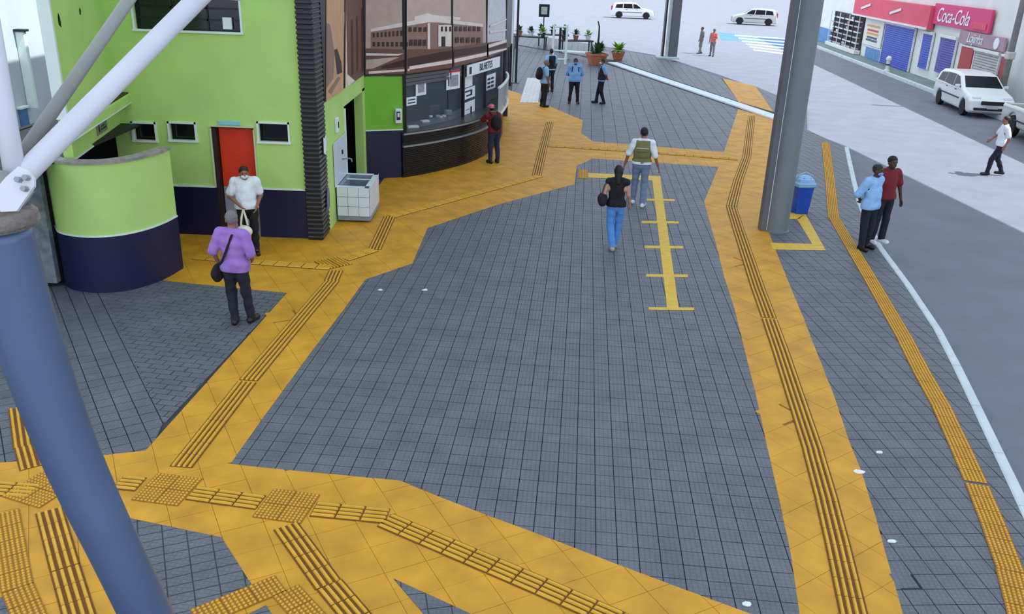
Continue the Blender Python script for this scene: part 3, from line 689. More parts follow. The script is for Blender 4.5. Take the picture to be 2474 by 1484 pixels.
# mural above recess, side wall and ticket windows
SEP = [mat('sepia_%d' % i, c, .6, .08, 5) for i, c in enumerate(((196, 172, 158), (150, 116, 100), (58, 34, 28), (232, 218, 208), (112, 76, 60), (206, 160, 118), (206, 208, 214)))]
def clip_px(poly, x0, x1): return clip_rect(poly, x0, x1, -60, 900)
PANELS = [(883, 976, BA, BB), (981, 1088, FC[0], FC[1]), (1093, 1172, FC[1], FC[2]), (1176, 1220, FC[2], FC[3])]
ART = []   # (polygon in picture pixels, tone)
sky0 = [(870, -20), (1230, -20), (1230, 200), (870, 200)]
ART.append((sky0, 0))
ART.append(([(1176, -20), (1230, -20), (1230, 100), (1176, 105)], 6))
ART.append(([(895, 72), (1032, 46), (1060, 46), (1165, 62), (1165, 108), (1090, 115), (1030, 122), (895, 120)], 1))
ART.append(([(895, 70), (1032, 42), (1060, 44), (1165, 58), (1165, 65), (1060, 54), (1032, 54), (895, 77)], 3))
ART.append(([(1000, 40), (1032, 32), (1045, 36), (1110, 42), (1110, 48), (1032, 44), (1000, 49)], 3))
for k in range(9): ART.append(([(900 + k * 9.5, 80 - k * .9), (905 + k * 9.5, 79.5 - k * .9), (905 + k * 9.5, 90 - k * .5), (900 + k * 9.5, 90.5 - k * .5)], 2))
for k in range(8): ART.append(([(900 + k * 11, 101), (906 + k * 11, 101), (906 + k * 11, 112), (900 + k * 11, 112)], 2))
for k in range(4): ART.append(([(985 + k * 12, 66), (992 + k * 12, 65), (992 + k * 12, 76), (985 + k * 12, 77)], 2))
for k in range(4): ART.append(([(986 + k * 11, 96), (994 + k * 11, 95), (994 + k * 11, 110), (986 + k * 11, 111)], 2))
ART.append(([(1030, 56), (1036, 55), (1036, 122), (1030, 122)], 3))
ART.append(([(1056, 60), (1092, 60), (1092, 112), (1056, 112)], 3)); ART.append(([(1063, 88), (1073, 88), (1073, 112), (1063, 112)], 2))
for k in range(3): ART.append(([(1062 + k * 10, 64), (1067 + k * 10, 64), (1067 + k * 10, 76), (1062 + k * 10, 76)], 2))
for k in range(6): ART.append(([(1096 + k * 11, 64), (1102 + k * 11, 64), (1102 + k * 11, 75), (1096 + k * 11, 75)], 2))
for k in range(5): ART.append(([(1097 + k * 13, 90), (1105 + k * 13, 90), (1105 + k * 13, 103), (1097 + k * 13, 103)], 2))
ART.append(([(870, 116), (960, 119), (1060, 118), (1230, 95), (1230, 200), (870, 200)], 4))
ART.append(([(870, 127), (960, 130), (975, 128), (960, 134), (870, 134)], 3)); ART.append(([(870, 145), (965, 137), (900, 165), (870, 168)], 0))
ART.append(([(920, 160), (985, 140), (1080, 122), (1230, 102), (1230, 112), (1085, 140), (1000, 158), (920, 166)], 2))
ART.append(([(985, 160), (1090, 143), (1230, 114), (1230, 121), (1090, 152), (985, 168)], 3)); ART.append(([(890, 172), (985, 166), (985, 171), (890, 178)], 3))
ART.append(([(1176, 108), (1230, 92), (1230, 99), (1176, 116)], 3)); ART.append(([(1180, 60), (1220, 45), (1220, 48), (1180, 66)], 3)); ART.append(([(1180, 75), (1222, 70), (1222, 73), (1180, 80)], 3))
mur = thing('mural', 'sepia picture panels of an old building above the ticket windows', 'mural')
def panel(nm, pl, art, parent):
    x0, x1, A, B = pl; t = (B - A) / np.hypot(*(B - A)); n = np.array([t[1], -t[0]]); n = n if n @ (CP[:2] - A) > 0 else -n; mb = MB()
    for li, (poly, tone) in enumerate(art):
        c = clip_px(poly, x0, x1)
        if len(c) < 3: continue
        P = [vplane(A, B, *p) for p in c]; o = .02 + li * .0006
        P = [(s, max(z, MBZ)) for s, z in P]
        ar = sum(P[i - 1][0] * P[i][1] - P[i][0] * P[i - 1][1] for i in range(len(P)))
        if abs(ar) < 1e-4: continue
        if ar < 0: P = P[::-1]
        V = [(*(A + t * s + n * o), z) for s, z in P]; mb.add(V, [tuple(range(len(V)))], tone)
    mb.build(nm, SEP, parent)
for pl in PANELS: panel('printed_panel', pl, ART, mur)
for A, B in [(BA, BB)] + list(zip(FC[:-1], FC[1:])):
    m = MB(); wallrect(m, A, B, 0, np.hypot(*(B - A)), MBZ - .04, 7.4, -.12, .12); m.build('backing', M_BLACK, mur)
for P in [BA] + FC[:-1]: MB().box((P[0], P[1], 4.93), (.07, .07, 4.9), bev=.01).build('mullion', M_BLACK, mur)
mur2 = thing('side_mural', 'sepia street picture on the side wall left of the recess', 'mural')
ART2 = [([(780, -20), (880, -20), (880, 260), (780, 260)], 5), ([(780, 50), (795, 60), (800, 90), (806, 130), (803, 190), (785, 215), (780, 215)], 1), ([(833, -20), (880, -20), (880, 215), (838, 220)], 4),
        ([(845, 50), (850, 45), (852, 180), (846, 185)], 2), ([(858, 40), (862, 36), (863, 170), (859, 175)], 2), ([(870, 20), (876, 16), (877, 170), (871, 175)], 2),
        ([(805, 120), (812, 118), (822, 150), (824, 175), (812, 180)], 2), ([(835, 178), (855, 195), (838, 212)], 3), ([(828, 30), (833, 25), (837, 220), (833, 222)], 3), ([(790, 220), (815, 185), (820, 188), (797, 228)], 1)]
m = MB(); wallrect(m, SA, SB, .04, 4.3, 2.52, 7.4, -.02, .03); m.build('backing', M_BLACK, mur2)
panel('printed_panel', (786, 829, SA, SB), ART2, mur2); panel('printed_panel', (833, 878, SA, SB), ART2, mur2)

# ticket counter
CA = spline([(-2.80, 21.0), (-2.3, 21.5), (-1.86, 22.05), (-1.32, 22.9), (-.92, 23.9), (-.68, 25.0), (-.55, 26.2), (-.5, 27.4), (-.62, 28.6), (-.95, 29.6)], 5)
ct = struct(ob('ticket_counter', None), 'curved black ribbed ticket counter')
m = ribbon(MB(), CA, -.5, -.03, 0, 1.08); m.build('core', M_BLACK, ct)
MR = mat('counter_rib', (14, 15, 19), .3, .1, 5, spec=.6)
for k in range(15): ribbon(MB(), CA, -.05, 0.0, .04 + k * .047, .04 + k * .047 + .032).build('rib', MR, ct)
for z in (.86, .91, .96): ribbon(MB(), CA, -.05, 0.0, z, z + .03).build('rib', MR, ct)
ribbon(MB(), CA, -.04, .035, .755, .79).build('rail', M_STEEL, ct); ribbon(MB(), CA, -.04, .05, 1.06, 1.1).build('rail', M_STEEL, ct)
ribbon(MB(), CA, -1.0, .04, 1.08, 1.115).build('worktop', mat('counter_top', (44, 42, 44), .35, .2, 6), ct)
# ticket windows
tw = struct(ob('window_5', None), 'ticket office glazing with notices above the curved counter')
M_TGL = mat('ticket_glass', (150, 165, 175), .05, 0, alpha=.12)
for i, (A, B) in enumerate(zip(FC[:-1], FC[1:])):
    L = np.hypot(*(B - A)); m = MB(); wallrect(m, A, B, .04, L - .04, 1.14, 2.46, -.1, .012); m.build('pane', M_TGL, tw)
for P in [FC[0]] + FC[2:]: MB().box((P[0], P[1], 1.8), (.08, .08, 1.4), bev=.01).build('mullion', M_BLACK, tw)
s_, z_ = vplane(FC[0], FC[1], 1113, 250); 
def on_face(A, B, s, off):
    t = (B - A) / np.hypot(*(B - A)); n = np.array([t[1], -t[0]]); n = n if n @ (CP[:2] - A) > 0 else -n; return A + t * s + n * off, t, n
c, t, n = on_face(FC[1], FC[2], vplane(FC[1], FC[2], 1119, 230)[0], 0); MB().box((c[0], c[1], 1.8), (.09, .07, 1.4), math.atan2(t[1], t[0]), bev=.01).build('mullion', M_BLACK, tw)
for i, (A, B) in enumerate(zip(FC[:2], FC[1:3])):      # louvred head band above the first panes
    L = np.hypot(*(B - A))
    for k in range(3): m = MB(); wallrect(m, A, B, .04, L - .04, 2.2 + k * .09, 2.27 + k * .09, -.08, .05); m.build('louvre', mat('louvre_grey', (92, 94, 96), .5, .1), tw)
# office interior
m = MB(); m.box((-3.2, 26, 1.9), (.1, 9.6, 3.8)); m.box((-1.9, 30.6, 1.9), (3, .1, 3.8)); struct(m.build('wall_office', mat('office_wall', (46, 46, 50), .8, .2, 2)), 'dim back wall inside the ticket office')
of = thing('office_chair', 'dim grey swivel chair inside the ticket office', 'chair', (-2.55, 24.6, 0), 1.0)
MB().box((0, 0, .5), (.46, .46, .08), bev=.03).build('seat', mat('chair_fabric', (70, 74, 84), .8, .1), of); MB().box((0, -.22, .95), (.44, .07, .6), bev=.03).build('backrest', MATS['chair_fabric'], of); MB().tube([(0, 0, .06), (0, 0, .47)], .03, 8).build('stem', M_BLACK, of)
for k in range(5): MB().tube([(0, 0, .08), (.26 * math.cos(k * 1.257), .26 * math.sin(k * 1.257), .04)], .02, 6).build('foot', M_BLACK, of)
# notices on the glazing, pixel boxes measured on the photograph
NOT = [(0, (1009, 196, 1034, 231), 'white notice with a blank grey square on the first ticket window', 1), (0, (986, 235, 1011, 255), 'small white notice with two dark lines low on the first ticket window', 2), (0, (1083, 171, 1115, 216), 'tall white notice with red header at the edge of the first ticket window', 3),
       (1, (1123, 185, 1146, 211), 'pale blank sheet at the upper left of the second ticket window', 0), (1, (1124, 212, 1152, 238), 'white sheet with dark scribble in the second ticket window', 4), (1, (1122, 246, 1151, 286), 'large white sheet low in the second ticket window', 5), (1, (1178, 180, 1201, 216), 'white sheet with bold lettering at the right of the second ticket window', 6)]
for fi, (x0, y0, x1, y1), lab, kind in NOT:
    A, B = FC[fi], FC[fi + 1]; s0, z1 = vplane(A, B, x0, y0); s1, z0 = vplane(A, B, x1, y1); z1 = vplane(A, B, (x0 + x1) / 2, y0)[1]; z0 = vplane(A, B, (x0 + x1) / 2, y1)[1]
    c, t, n = on_face(A, B, (s0 + s1) / 2, -.06); w, h = abs(s1 - s0), z1 - z0; an = math.atan2(t[1], t[0])
    nb = thing('window_notice', lab, 'notice', (c[0], c[1], z0), an, 'paper notices on the ticket windows'); sd = -1 if (np.array([math.sin(an), -math.cos(an)]) @ n) > 0 else 1
    MB().box((0, 0, h / 2), (w, .006, h)).build('sheet', M_PAPER, nb)
    y = sd * .006; m = MB()
    if kind == 1: m.box((0, y, h * .5), (w * .6, .005, h * .6)); m.build('printed_block', mat('print_grey', (150, 150, 160), .8, .3, 30), nb)
    elif kind == 2: m.box((0, y, h * .68), (w * .7, .005, h * .12)); m.box((0, y, h * .3), (w * .7, .005, h * .14)); m.build('printed_lines', M_INK, nb)
    elif kind == 3: m.box((0, y, h * .95), (w, .006, h * .1)); m.build('header', mat('notice_red', (214, 30, 60), .6, 0), nb); m2 = MB(); m2.box((.04, y, h * .45), (w * .6, .005, h * .6)); m2.build('printed_block', MATS.get('print_grey') or mat('print_grey', (150, 150, 160), .8, .3, 30), nb); MB().box((-w * .33, y, h * .45), (w * .08, .005, h * .5)).build('printed_bar', M_INK, nb)
    elif kind == 4: m.box((0, y, h * .3), (w * .5, .005, h * .14)); m.box((w * .18, y, h * .5), (w * .14, .005, h * .5)); m.box((-.1 * w, y, h * .7), (w * .5, .005, h * .14)); m.build('scribble', M_INK, nb)
    elif kind == 5: m.box((w * .2, y, h * .45), (w * .12, .005, h * .4)); m.box((-w * .1, y, h * .55), (w * .3, .005, h * .03)); m.build('printed_lines', M_INK, nb)
    elif kind == 6: [m.box(((k % 2 - .5) * w * .35, y, h * (.2 + .16 * (k // 2 * 1.6))), (w * .28, .005, h * .14)) for k in range(6)]; m.build('lettering', M_INK, nb)
A, B = FC[1], FC[2]; s0, z0 = vplane(A, B, 1124, 181); s1, z1 = vplane(A, B, 1203, 152); zt = vplane(A, B, 1124, 166)[1]
c, t, n = on_face(A, B, (s0 + s1) / 2, .05); tb = thing('ticket_sign', 'white sign board with dark lettering over the second ticket window', 'sign', (c[0], c[1], 2.3))
MB().box((0, 0, 0), (abs(s1 - s0), .03, .3), math.atan2(t[1], t[0]), bev=.006).build('board', M_PAPER, tb)
text_obj('BILHETES', .27, M_INK, tb, (c[0] + n[0] * .02 + t[0] * .12, c[1] + n[1] * .02 + t[1] * .12, 2.3), t)
MB().box((n[0] * .02 - t[0] * abs(s1 - s0) * .42, n[1] * .02 - t[1] * abs(s1 - s0) * .42, 0), (.16, .008, .18), math.atan2(t[1], t[0])).build('mark', M_INK, tb)
# curved glass guard at the far end of the counter
gc = CA[-22:-6]; gg = struct(ob('glass_guard', None), 'curved pale glass guard at the far end of the counter')
ribbon(MB(), gc, .12, .14, 1.0, 1.75).build('pane', mat('guard_glass', (215, 225, 232), .1, .05, alpha=.45), gg); ribbon(MB(), gc, .1, .16, 1.73, 1.78).build('rail', M_WHITE, gg); ribbon(MB(), gc, .1, .16, .97, 1.02).build('rail', M_WHITE, gg)
# things on the worktop
for k, (px, py, w, d, h, nm, lab, mm) in enumerate(((996, 300, .12, .1, .5, 'paper_cup_stack', 'tall white stack of cups on the counter behind the first window', M_PAPER), (1016, 310, .3, .12, .05, 'paper_tray', 'white paper tray on the counter behind the first window', M_PAPER), (1045, 296, .22, .16, .04, 'document_pile', 'white papers left of the machine behind the first window', M_PAPER), (1076, 285, .2, .2, .1, 'ticket_rolls', 'heap of white ticket rolls behind the first window', M_PAPER), (1100, 278, .18, .14, .12, 'cash_box', 'small pale box at the right behind the first window', M_DGREY))):
    p = g(px, py, 1.12); o = thing(nm, lab, nm.replace('_', ' '), (p[0] - .2, p[1] + .05, 1.116), .5)
    if nm == 'paper_cup_stack': [MB().lathe([(.035, 0), (.042, .1), (.045, .1)], n=12).build('cup', mm, o, (0, 0, q * .095)) for q in range(4)]
    elif nm == 'ticket_rolls': [MB().lathe([(.02, 0), (.05, .002), (.05, .05), (.02, .052)], n=12).build('roll', mm, o, (.1 * math.cos(q * 1.3) * (q % 3), .09 * math.sin(q * 1.3) * (q % 3), .0)) for q in range(6)]
    else: MB().box((0, 0, h / 2), (w, d, h), bev=.01).build('body', mm, o); MB().box((.01, 0, h + .004), (w * .8, d * .8, .008)).build('top_sheet', mm, o)

# ================================================================== STEEL
M_TUBE = mat('blue_grey_painted_tube', (88, 104, 136), .3, .08, 2, .03, metal=.25, bscale=8)
M_STRUT = mat('white_painted_steel', (214, 212, 220), .45, .05, 3)
M_STRUT2 = mat('grey_painted_steel', (150, 148, 142), .5, .08, 3)
def unp(px, py, depth): return CP + ray(px, py) * depth
tc = thing('tube_column', 'big blue-grey steel tube column in the left foreground', 'column', (-1.75, 4.0, 0))
base = np.array([-1.75, 4.0, 0])
pc = [np.array([-1.75, 4.0, 0]), np.array([-1.9, 4.0, .8]), np.array([-2.1, 4.0, 1.55]), np.array([-2.345, 4.0, 2.5]), np.array([-2.47, 4.0, 3.25]), np.array([-2.53, 4.0, 3.83])]
sp = spline(pc, 8)
MB().tube([tuple(p - base) for p in sp], [.138 + .03 * max(0, (p[2] - 2) / 2) for p in sp], 32).build('tube', M_TUBE, tc, smooth=True)
top = pc[-1] - base
MB().lathe([(.2, 0), (.21, .02), (.205, .06), (.18, .08)], tuple(top), 28).build('collar', mat('weathered_collar', (128, 118, 110), .8, .4, 14, .6), tc)
MB().lathe([(.3, 0), (.3, .02), (.2, .03)], (0, 0, 0), 24).build('base_plate', M_STRUT2, tc)
nd = top + np.array([.03, 0, .32])
node = unp(40, 440, 4.25)
e1 = unp(470, 5, 5.0); e1 = node + (e1 - node) * 2.2
e2 = unp(85, 330, 4.6); e2b = unp(308, 5, 5.6); e2b = e2 + (e2b - e2) * 1.8
e0 = unp(-60, 600, 4.1)
st = MB().tube([tuple(e0 - base), tuple(node - base), tuple(e1 - base)], [.06, .056, .056], 18).build('strut', M_STRUT, tc, smooth=True)
MB().tube([tuple(unp(40, 395, 4.35) - base), tuple(e2b - base)], [.036, .04], 14).build('strut', M_STRUT2, tc, smooth=True)
MB().tube([tuple(node - base), tuple(unp(-30, 20, 4.6) - base + np.array([0, 0, .6]))], [.05, .055], 14).build('strut', M_STRUT, tc, smooth=True)
MB().tube([tuple(top + np.array([0, 0, .05])), tuple(node - base)], [.1, .09], 16).build('stub', M_STRUT2, tc, smooth=True)
pl = MB(); cc = [unp(*p, 4.02) - base for p in ((14, 428), (44, 402), (66, 410), (82, 432), (82, 450), (40, 510), (2, 512), (-30, 480))]
bk = [c + CF * .018 for c in cc]; pl.add([tuple(c) for c in cc + bk], [tuple(range(8))[::-1], tuple(range(8, 16))] + [(i, (i + 1) % 8, 8 + (i + 1) % 8, 8 + i) for i in range(8)])
gp = pl.build('gusset_plate', M_STRUT, tc)
for px, py in ((43, 434), (62, 429), (58, 456)):
    c = unp(px, py, 4.0) - base; MB().tube([tuple(c + CF * .02), tuple(c - CF * .012)], .014, 6).build('bolt', M_STEEL, tc)
# steel pillar right
PB_ = g2(1868, 556); sp_ = thing('steel_pillar', 'tall grey steel pillar with side channel beside the blue bin', 'pillar', (PB_[0], PB_[1], 0))
M_PIL = mat('pillar_grey_paint', (118, 124, 126), .45, .08, 1.5); M_PIL2 = mat('pillar_channel_paint', (96, 96, 100), .5, .1, 2)
MB().lathe([(.27, 0), (.27, .02), (.235, .03), (.235, 8)], (.06, 0, 0), 28).build('tube', M_PIL, sp_, smooth=False)
MB().box((-.235, .02, 4), (.13, .22, 8), bev=.012).build('side_channel', M_PIL2, sp_)
MB().box((-.16, -.03, 4), (.03, .1, 8)).build('cover_strip', M_WHITE, sp_)
# far column
pb = g2(1612, 141); fc_ = thing('far_column', 'dark steel column standing at the far kerb', 'column', (pb[0], pb[1], 0))
m = MB(); m.box((-.32, 0, 4), (.1, .5, 8)); m.build('flange', M_BLACK, fc_); MB().box((.28, 0, 4), (.5, .4, 8), bev=.03).build('post', mat('far_post_grey', (96, 98, 102), .5, .1), fc_); MB().box((0, 0, 4), (.3, .06, 8)).build('web', M_WHITE, fc_); MB().box((0, 0, .06), (1.3, .9, .12), bev=.03).build('foot', M_KERB, fc_)
# blue litter bin
pb = g2(1932, 517); bn_ = thing('litter_bin', 'blue plastic litter bin with swing lid beside the steel pillar', 'bin', (pb[0] + .02, pb[1] + .12, 0), .15)
M_BLUE = mat('blue_plastic', (28, 84, 190), .4, .06, 3); M_BLUEL = mat('pale_blue_plastic', (150, 190, 222), .4, .06, 3)
MB().lathe([(.15, .0), (.16, .02), (.2, .62), (.205, .64)], n=24, sq=.6).build('bucket', M_BLUE, bn_)
MB().lathe([(.215, .62), (.235, .64), (.235, .7), (.215, .72)], n=24, sq=.6).build('rim', M_BLUEL, bn_)
MB().lathe([(.21, .71), (.19, .79), (.13, .84), (.05, .86)], n=24, sq=.5).build('lid', M_BLUEL, bn_, smooth=False)
MB().box((0, -.13, .775), (.22, .08, .1), bev=.02, M=Matrix.Rotation(-.6, 3, 'X')).build('flap', M_BLUE, bn_)
m = MB(); m.tube([(-.19, 0, .72), (-.17, -.02, .86), (0, -.03, .93), (.17, -.02, .86), (.19, 0, .72)], .018, 8); m.build('handle', M_BLUEL, bn_, smooth=True)
m = MB(); m.box((.22, .05, .36), (.05, .06, .72), bev=.01); m.build('support_post', M_WHITE, bn_)
MB().add([(.0, -.178, .5), (.03, -.178, .49), (.03, -.18, .53), (.015, -.182, .56), (-.015, -.182, .56), (-.03, -.18, .53), (-.03, -.178, .49)], [tuple(range(7))[::-1]]).build('badge', M_PAPER, bn_, (0, -.012, 0))

# ================================================================== PEOPLE
def skin(name, rgb): return mat('skin_' + name, rgb, .55, .05, 12)
SK = skin('tan', (150, 98, 72)); SKD = skin('dark', (84, 52, 40)); SKL = skin('light', (190, 138, 110))
def cloth(name, rgb): return mat('cloth_' + name, rgb, .85, .1, 9, .25, bscale=26)
CL = {k: cloth(k, v) for k, v in dict(white=(226, 232, 236), purple=(158, 118, 196), black=(18, 18, 22), navy=(24, 27, 40), jeans=(84, 140, 206), greyjeans=(112, 128, 156), blue=(120, 168, 216), olive=(122, 118, 74), red=(120, 26, 34), darkjeans=(34, 42, 68), grey=(120, 118, 116), pink=(226, 110, 140), skyblue=(146, 190, 232), pinkshirt=(214, 110, 104)).items()}
M_HAIR = mat('hair_black', (16, 14, 13), .6, .2, 30); M_HAIRG = mat('hair_grey', (120, 118, 114), .7, .2, 30); M_HAIRB = mat('hair_brown', (40, 26, 20), .6, .2, 30)
M_SHOE = mat('shoe_black', (20, 18, 18), .45, .1, 8); M_SHOEW = mat('shoe_white', (220, 220, 222), .6, .1, 8); M_MASK = mat('mask_blue', (120, 160, 220), .8, .03, 8); M_MASKW = mat('mask_white', (225, 228, 232), .8, .03, 8); M_EYE = mat('eye_dark', (14, 12, 12), .2, 0)
def V3(*a): return np.array(a, float)
def person(label, foot, face_deg, H=1.7, skinm=SK, J=None, top='white', topkind='shirt', sleeve=.75, bottom='black', shoes=M_SHOE, hair=M_HAIR, hairkind='short', belly=1.0, vox=.0105, seed=1, mask=None, eyes=False, hem=.88, cap=None, z0=0.0, group=None, slim=1.0, loc=None, extra=None, vest=None):
    s = H / 1.72; base = dict(pelvis=V3(0, 0, .95), chest=V3(0, .0, 1.27), neck=V3(0, -.01, 1.455), head=V3(0, .03, 1.60), sL=V3(-.185, -.01, 1.395), sR=V3(.185, -.01, 1.395), eL=V3(-.25, -.03, 1.11), eR=V3(.25, -.03, 1.11), wL=V3(-.25, .06, .87), wR=V3(.25, .06, .87),
        hL=V3(-.092, 0, .91), hR=V3(.092, 0, .91), kL=V3(-.105, .03, .5), kR=V3(.105, .03, .5), aL=V3(-.11, -.01, .085), aR=V3(.11, -.01, .085), toeL=None, toeR=None, look=0.0)
    if J: base.update(J)
    j = {k: (v * s if isinstance(v, np.ndarray) else v) for k, v in base.items()}
    for sd in 'LR':
        if j['toe' + sd] is None: j['toe' + sd] = j['a' + sd] + V3(-.03 if sd == 'L' else .03, .15, -.055) * s
    p0 = g2(*foot) if loc is None else loc
    rz = math.radians(face_deg)
    root = thing('person', label, 'person', (p0[0], p0[1], z0), rz, group)
    hd = j['head']; lk = j['look']; fy = V3(-math.sin(lk), math.cos(lk), 0); fx = V3(math.cos(lk), math.sin(lk), 0); uz = V3(0, 0, 1)
    allp = np.array([v for k, v in j.items() if isinstance(v, np.ndarray)]); lo = allp.min(0) - .26; hi = allp.max(0) + .26; lo[2] = -.02
    w = slim
    # ---- body: one continuous surface
    B = Field(lo, hi, vox); ch, pv = j['chest'], j['pelvis']
    B.ell(ch + V3(0, 0, .0), V3(.15 * w, .1, .2) * s, .06); B.ell((ch + pv) / 2 + V3(0, .01 * belly, 0), V3(.135 * w, .1 * belly, .17) * s, .06); B.ell(pv, V3(.155 * w, .11, .12) * s, .05)
    B.cap(j['sL'] * .9 + ch * .0 + V3(0, 0, .0), j['sR'] * .9, .05 * s, k=.05); B.cap(j['neck'] - V3(0, .0, .03), hd - uz * .04 * s, .056 * s, .05 * s, .03)
    for sd in 'LR':
        B.cap(j['s' + sd], j['e' + sd], .05 * s * w, .04 * s, .03); B.cap(j['e' + sd], j['w' + sd], .039 * s, .026 * s, .02)
        B.cap(j['h' + sd], j['k' + sd], .078 * s * w, .05 * s, .04); B.cap(j['k' + sd], j['a' + sd], .052 * s, .034 * s, .02)
        B.cap(j['a' + sd], j['toe' + sd], .035 * s, .024 * s, .02); B.cap(j['neck'] - uz * .02, j['s' + sd], .05 * s, .045 * s, .04)
        # hand: palm, four fingers, thumb
        d = j['w' + sd] - j['e' + sd]; d /= np.linalg.norm(d); side = 1 if sd == 'R' else -1
        ax = V3(0, 1, 0) - d * d[1]; ax /= np.linalg.norm(ax) + 1e-9; nn = np.cross(d, ax) * side      # ax: across the knuckles; nn: back of hand outwards
        W = j['w' + sd]; kn = W + d * .085 * s
        for q in (-.024, 0, .024): B.cap(W + ax * q * .7 * s, kn + ax * q * s, .017 * s, .014 * s, .012)
        for q, (o, L) in enumerate(((.033, .068), (.011, .078), (-.011, .073), (-.033, .056))):
            a = kn + ax * o * s; m1 = a + (d * .9 - nn * .2) * L * .55 * s; B.cap(a, m1, .0105 * s, .0095 * s, .004); B.cap(m1, m1 + (d * .75 - nn * .6) * L * .5 * s, .0095 * s, .008 * s, .004)
        tb = W + d * .03 * s + ax * .02 * s; t1 = tb + (d * .5 + ax * .7 - nn * .2) * .045 * s; B.cap(tb, t1, .014 * s, .011 * s, .01); B.cap(t1, t1 + (d * .85 + ax * .25 - nn * .2) * .035 * s, .011 * s, .009 * s, .004)
    # head
    B.ell(hd + uz * .025 * s - fy * .01 * s, V3(.074, .093, .092) * s, .03, rot=lk); B.ell(hd - uz * .045 * s + fy * .022 * s, V3(.056, .066, .072) * s, .03, rot=lk)
    B.cap(hd + uz * .012 * s + fy * .083 * s, hd - uz * .03 * s + fy * .1 * s, .009 * s, .015 * s, .012)
    B.cap(hd + uz * .03 * s + fy * .078 * s - fx * .035 * s, hd + uz * .03 * s + fy * .078 * s + fx * .035 * s, .012 * s, k=.015)
    B.cap(hd - uz * .062 * s + fy * .078 * s - fx * .018 * s, hd - uz * .062 * s + fy * .078 * s + fx * .018 * s, .01 * s, k=.01)
    for q in (-1, 1): B.ell(hd - uz * .012 * s + fx * .077 * s * q - fy * .012 * s, V3(.014, .024, .034) * s, .008, rot=lk)
    ob('body', B.mesh('body', skinm), root)
    if eyes:
        for q in (-1, 1):
            F = Field(hd - .13, hd + .13, .004); F.ell(hd + uz * .008 * s + fx * .03 * s * q + fy * .082 * s, V3(.015, .008, .008) * s, 0, rot=lk); ob('eye', F.mesh('eye', M_EYE), root)
    # ---- trousers
    P = Field(lo, hi, vox * 1.15); P.ell(pv + V3(0, 0, -.02) * s, V3(.172 * w, .128, .14) * s, .05); P.ell(pv + V3(0, .005, .05) * s, V3(.15 * w, .108 * belly, .09) * s, .04)
    for sd in 'LR':
        P.cap(j['h' + sd], j['k' + sd], .096 * s * w, .073 * s, .035); P.cap(j['k' + sd], j['a' + sd] + uz * .0, .073 * s, .062 * s, .02)
    P.fold(.0055, seed + 3, 26); P.cut(V3(0, 0, .045 * s), (0, 0, -1)); P.cut(V3(0, 0, 1.0 * s + pv[2] - .95 * s), (0, 0, 1)); ob('trousers', P.mesh('trousers', CL[bottom]), root)
    # ---- shoes
    for sd in 'LR':
        S = Field(j['a' + sd] - .3, j['a' + sd] + .3, .009); a, t = j['a' + sd], j['toe' + sd]; dd = t - a; dd[2] = 0; dd /= np.linalg.norm(dd) + 1e-9
        fl = a[2] - .085 * s
        S.cap(a * V3(1, 1, 0) + uz * (fl + .045 * s) - dd * .045 * s, a * V3(1, 1, 0) + uz * (fl + .04 * s) + dd * .15 * s, .047 * s, .042 * s, .02); S.cap(a, a * V3(1, 1, 0) + uz * (fl + .06 * s), .048 * s, .05 * s, .03); S.cut(V3(0, 0, fl), (0, 0, -1)); ob('shoe', S.mesh('shoe', shoes), root)
    # ---- shirt
    hz_ = hem * s + (pv[2] - .95 * s)
    def torso(T, sh=.88):
        T.ell(ch, V3(.178 * w, .125, .22) * s, .06); T.ell((ch + pv) / 2 + V3(0, .015 * belly, -.01) * s, V3(.168 * w, .128 * belly, .2) * s, .06); T.ell(pv + V3(0, .01, -.02) * s, V3(.186 * w, .142 * belly, .16) * s, .05)
        T.cap(j['sL'] * V3(sh, 1, 1), j['sR'] * V3(sh, 1, 1), .07 * s, k=.05); [T.cap(j['h' + sd] + uz * .04 * s, j['h' + sd] + (j['k' + sd] - j['h' + sd]) * .3, .112 * s * w, .112 * s * w, .04) for sd in 'LR']
    T = Field(lo, hi, vox * 1.15); torso(T)
    for sd in 'LR':
        T.cap(j['neck'] - uz * .035 * s, j['s' + sd], .06 * s, .06 * s, .04)
        if sleeve > 0:
            sl = sleeve; e = j['s' + sd] + (j['e' + sd] - j['s' + sd]) * min(1, sl); T.cap(j['s' + sd], e, .077 * s * w, .074 * s, .03)
            if sl > 1: T.cap(e, j['e' + sd] + (j['w' + sd] - j['e' + sd]) * (sl - 1), .07 * s, .056 * s, .02)
    T.fold(.0045, seed, 24); T.cut(V3(0, 0, hz_), (0, 0, -1)); T.ell(j['neck'] + V3(0, .03, .055) * s, V3(.075, .085, .05) * s, 0, sub=True)
    if sleeve > 0:
        for sd in 'LR':
            pass
    ob('shirt' if topkind == 'shirt' else topkind, T.mesh('shirt', CL[top]), root)
    if topkind == 'shirt':
        K = Field(j['neck'] - .16, j['neck'] + .16, .008); K.cap(j['neck'] - uz * .03 * s, j['neck'] + uz * .035 * s, .078 * s, .066 * s, 0); K.ell(j['neck'] + V3(0, .07, .05) * s, V3(.05, .06, .07) * s, 0, sub=True); K.cut(j['neck'] + V3(0, 0, .03) * s, (0, .3, 1)); ob('collar', K.mesh('collar', CL[top]), root)
